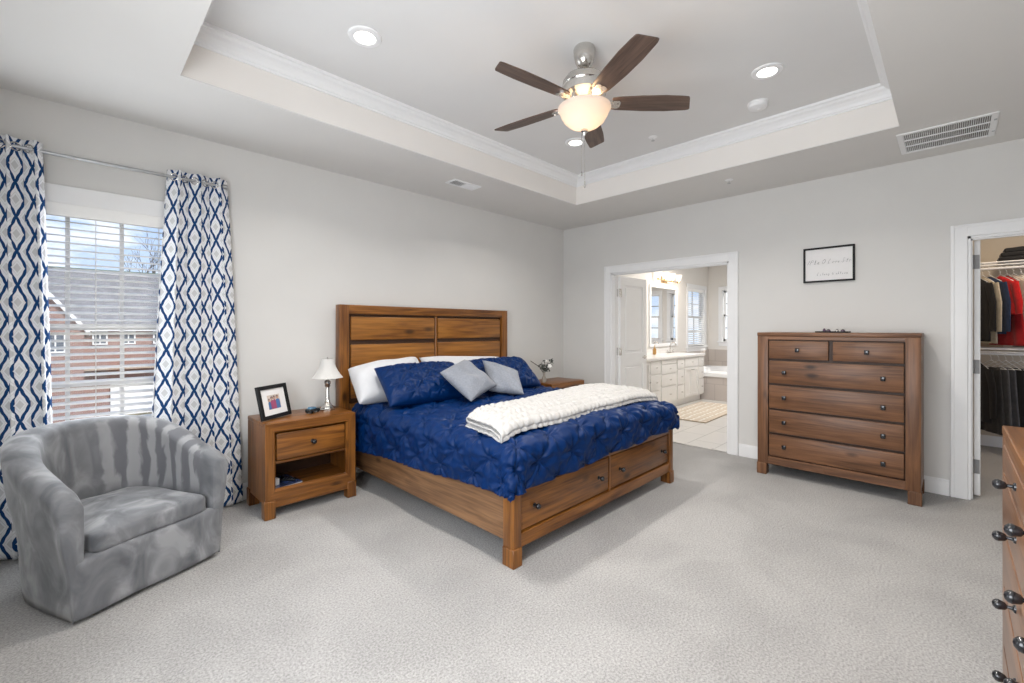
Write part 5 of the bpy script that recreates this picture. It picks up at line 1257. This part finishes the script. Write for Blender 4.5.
def garment(name, label, cat, kind, y, zrod, length, half, m, rz, seed, group, hang='white'):
    g = thing(name, label, cat, (RX, y, zrod), rz, group); rnd = random.Random(seed)
    hz_ = -.075; w = MB()
    # hanger in the local xz plane
    w.tube([(.019 * math.cos(a), 0, .019 * math.sin(a)) for a in np.linspace(0, 3.6, 10)], .0022, 5)
    w.tube([(.019, 0, .0), (.017, 0, -.02), (0, 0, -.036), (0, 0, hz_ + .01)], .0022, 5)
    w.tube([(0, 0, hz_ + .01), (-half * .85, 0, hz_ - .075), (half * .85, 0, hz_ - .075), (0, 0, hz_ + .01)], .0035, 6)
    w.build('hanger', M['white'] if hang == 'white' else M['black'], g)
    n_u, n_v = 28, 26; vs = []; fs = []
    for side in (1, -1):
        for j in range(n_v + 1):
            t = j / n_v
            for i in range(n_u + 1):
                u = -1 + 2 * i / n_u
                if kind == 'shirt': hw = half * (1 + .10 * t); x = u * hw; ztop = hz_ - .010 - .085 * abs(u) ** 1.2; z = ztop + (-length - ztop) * t
                elif kind == 'dress': hw = half * (.75 + .55 * t); x = u * hw; ztop = hz_ - .01 - .07 * abs(u); z = ztop + (-length - ztop) * t
                else: hw = half * (.55 + .25 * t); x = u * hw; ztop = hz_ - .07; z = ztop + (-length - ztop) * t
                th_ = (.010 + .005 * t) * math.sqrt(max(0, 1 - abs(u) ** 4)) + .002
                y_ = side * th_ * (1 if t > .02 else .5) + .004 * math.sin(u * 7 + seed + t * 2) * t + .003 * math.sin(u * 13 + seed * 2) * t
                vs.append((x, y_, z))
    m_ = (n_u + 1) * (n_v + 1)
    for s_ in (0, 1):
        for j in range(n_v):
            for i in range(n_u):
                a = s_ * m_ + j * (n_u + 1) + i; q = (a, a + 1, a + n_u + 2, a + n_u + 1); fs.append(q if s_ else q[::-1])
    rim = [i for i in range(n_u + 1)] + [j * (n_u + 1) + n_u for j in range(1, n_v + 1)] + [n_v * (n_u + 1) + i for i in range(n_u - 1, -1, -1)] + [j * (n_u + 1) for j in range(n_v - 1, 0, -1)]
    for k in range(len(rim)): a, c = rim[k], rim[(k + 1) % len(rim)]; fs.append((a, c, m_ + c, m_ + a))
    w = MB(); w.add(vs, fs); body = w.build({'shirt': 'shirt_body', 'dress': 'dress_body', 'pants': 'pant_legs'}[kind], m, g, True, False)
    if kind == 'shirt':
        for sg in (-1, 1):
            w = MB(); p0 = Vector((sg * half * .90, 0, hz_ - .10)); p1 = Vector((sg * half * 1.18, 0, hz_ - .30)); p2 = Vector((sg * half * 1.2, 0, hz_ - .42 if length < .7 else hz_ - .60))
            w.tube([p0, p1, p2], [.055, .05, .042], 10); w.v = [(v[0], v[1] * .3, v[2]) for v in w.v]; w.build('sleeve', m, g, True)
    return g
def cm(n, c): return cloth(n, c, .85, var=.15, scale=30, bmp=.3)
clo = [('hanging_jacket', 'black jacket on the upper rod, next to the closet door edge', 'jacket', 'shirt', -.186, .78, .20, cm('black_knit', (.012, .012, .014)), .5),
       ('hanging_shirt', 'cream shirt on the upper rod between black jacket and navy shirt', 'shirt', 'shirt', -.238, .80, .18, cm('cream_cotton', (.46, .40, .31)), .5),
       ('hanging_shirt', 'navy blue shirt on the upper rod left of the red shirt', 'shirt', 'shirt', -.285, .70, .20, cm('navy_cotton', (.018, .032, .075)), .5),
       ('hanging_shirt', 'bright red shirt hanging on the upper closet rod', 'shirt', 'shirt', -.365, .50, .20, cm('red_cotton', (.56, .012, .015)), .5),
       ('hanging_dress', 'long dark red dress hanging just behind the red shirt', 'dress', 'dress', -.412, .82, .19, cm('crimson_cotton', (.36, .010, .014)), .5),
       ('hanging_shirt', 'beige shirt on the upper rod just right of the red dress', 'shirt', 'shirt', -.460, .56, .19, cm('beige_linen', (.50, .44, .37)), .5),
       ('hanging_shirt', 'ivory shirt on the upper rod at the right edge of the view', 'shirt', 'shirt', -.510, .54, .19, cm('ivory_cotton', (.62, .58, .52)), .5),
       ('hanging_shirt', 'long grey shirt on the upper rod beyond the ivory shirt', 'shirt', 'shirt', -.560, .84, .19, cm('pebble_cotton', (.30, .28, .26)), .5)]
for k, (n_, lab, cat, kind, y, ln, hf, m_, rz_) in enumerate(clo): garment(n_, lab, cat, kind, y, 1.975, ln, hf, m_, rz_, k + 1, 'clothes on the upper closet rod')
low = [('hanging_coat', 'black garment on the lower rod next to the closet door edge', 'coat', 'shirt', -.195, .72, .19, cm('black_wool', (.013, .013, .015)), .5),
       ('hanging_pants', 'charcoal trousers on the lower rod, first beside the black garment', 'trousers', 'pants', -.300, .84, .24, cm('charcoal_twill', (.040, .038, .038)), .5),
       ('hanging_pants', 'dark grey trousers on the lower rod, second from the black garment', 'trousers', 'pants', -.355, .80, .24, cm('grey_twill', (.085, .085, .09)), .5),
       ('hanging_pants', 'mid grey trousers on the lower rod, third from the black garment', 'trousers', 'pants', -.405, .78, .23, cm('slate_twill', (.075, .078, .09)), .5),
       ('hanging_pants', 'black trousers on the lower rod, fourth from the black garment', 'trousers', 'pants', -.455, .80, .24, cm('black_twill', (.014, .014, .016)), .5),
       ('hanging_pants', 'faded black trousers on the lower rod at the right edge of the view', 'trousers', 'pants', -.510, .76, .24, cm('faded_twill', (.030, .030, .034)), .5)]
for k, (n_, lab, cat, kind, y, ln, hf, m_, rz_) in enumerate(low): garment(n_, lab, cat, kind, y, 1.06, ln, hf, m_, rz_, k + 11, 'clothes on the lower closet rod')
fp = thing('folded_blanket', 'black folded blanket lying on the upper closet shelf', 'blanket', (7.05, -.52, 2.042))
for k, (w_, z) in enumerate(((.17, 0), (.155, .045), (.13, .088))): soft_box('fold', -.12, .12, -w_, w_, z, z + .05, cm('black_fleece', (.014, .014, .015)) if k == 0 else bpy.data.materials['black_fleece'], fp, .02, .008)
sb = thing('storage_box', 'tan cardboard storage box on the lower closet shelf', 'box', (7.265, -.30, 1.128))
w = MB(); w.box(-.065, .065, -.10, .10, 0, .16, .003, 1); w.build('box_body', plain('tan_cardboard', (.46, .34, .23), .85), sb); w = MB(); w.box(-.069, .069, -.104, .104, .16, .20, .003, 1); w.build('lid', plain('pale_cardboard', (.56, .45, .33), .85), sb)
light('closet_lamp', 'AREA', (6.2, -.5, ZC - .03), 14, (1, .82, .62), (0, 0, 0), shape='DISK', size=.25)
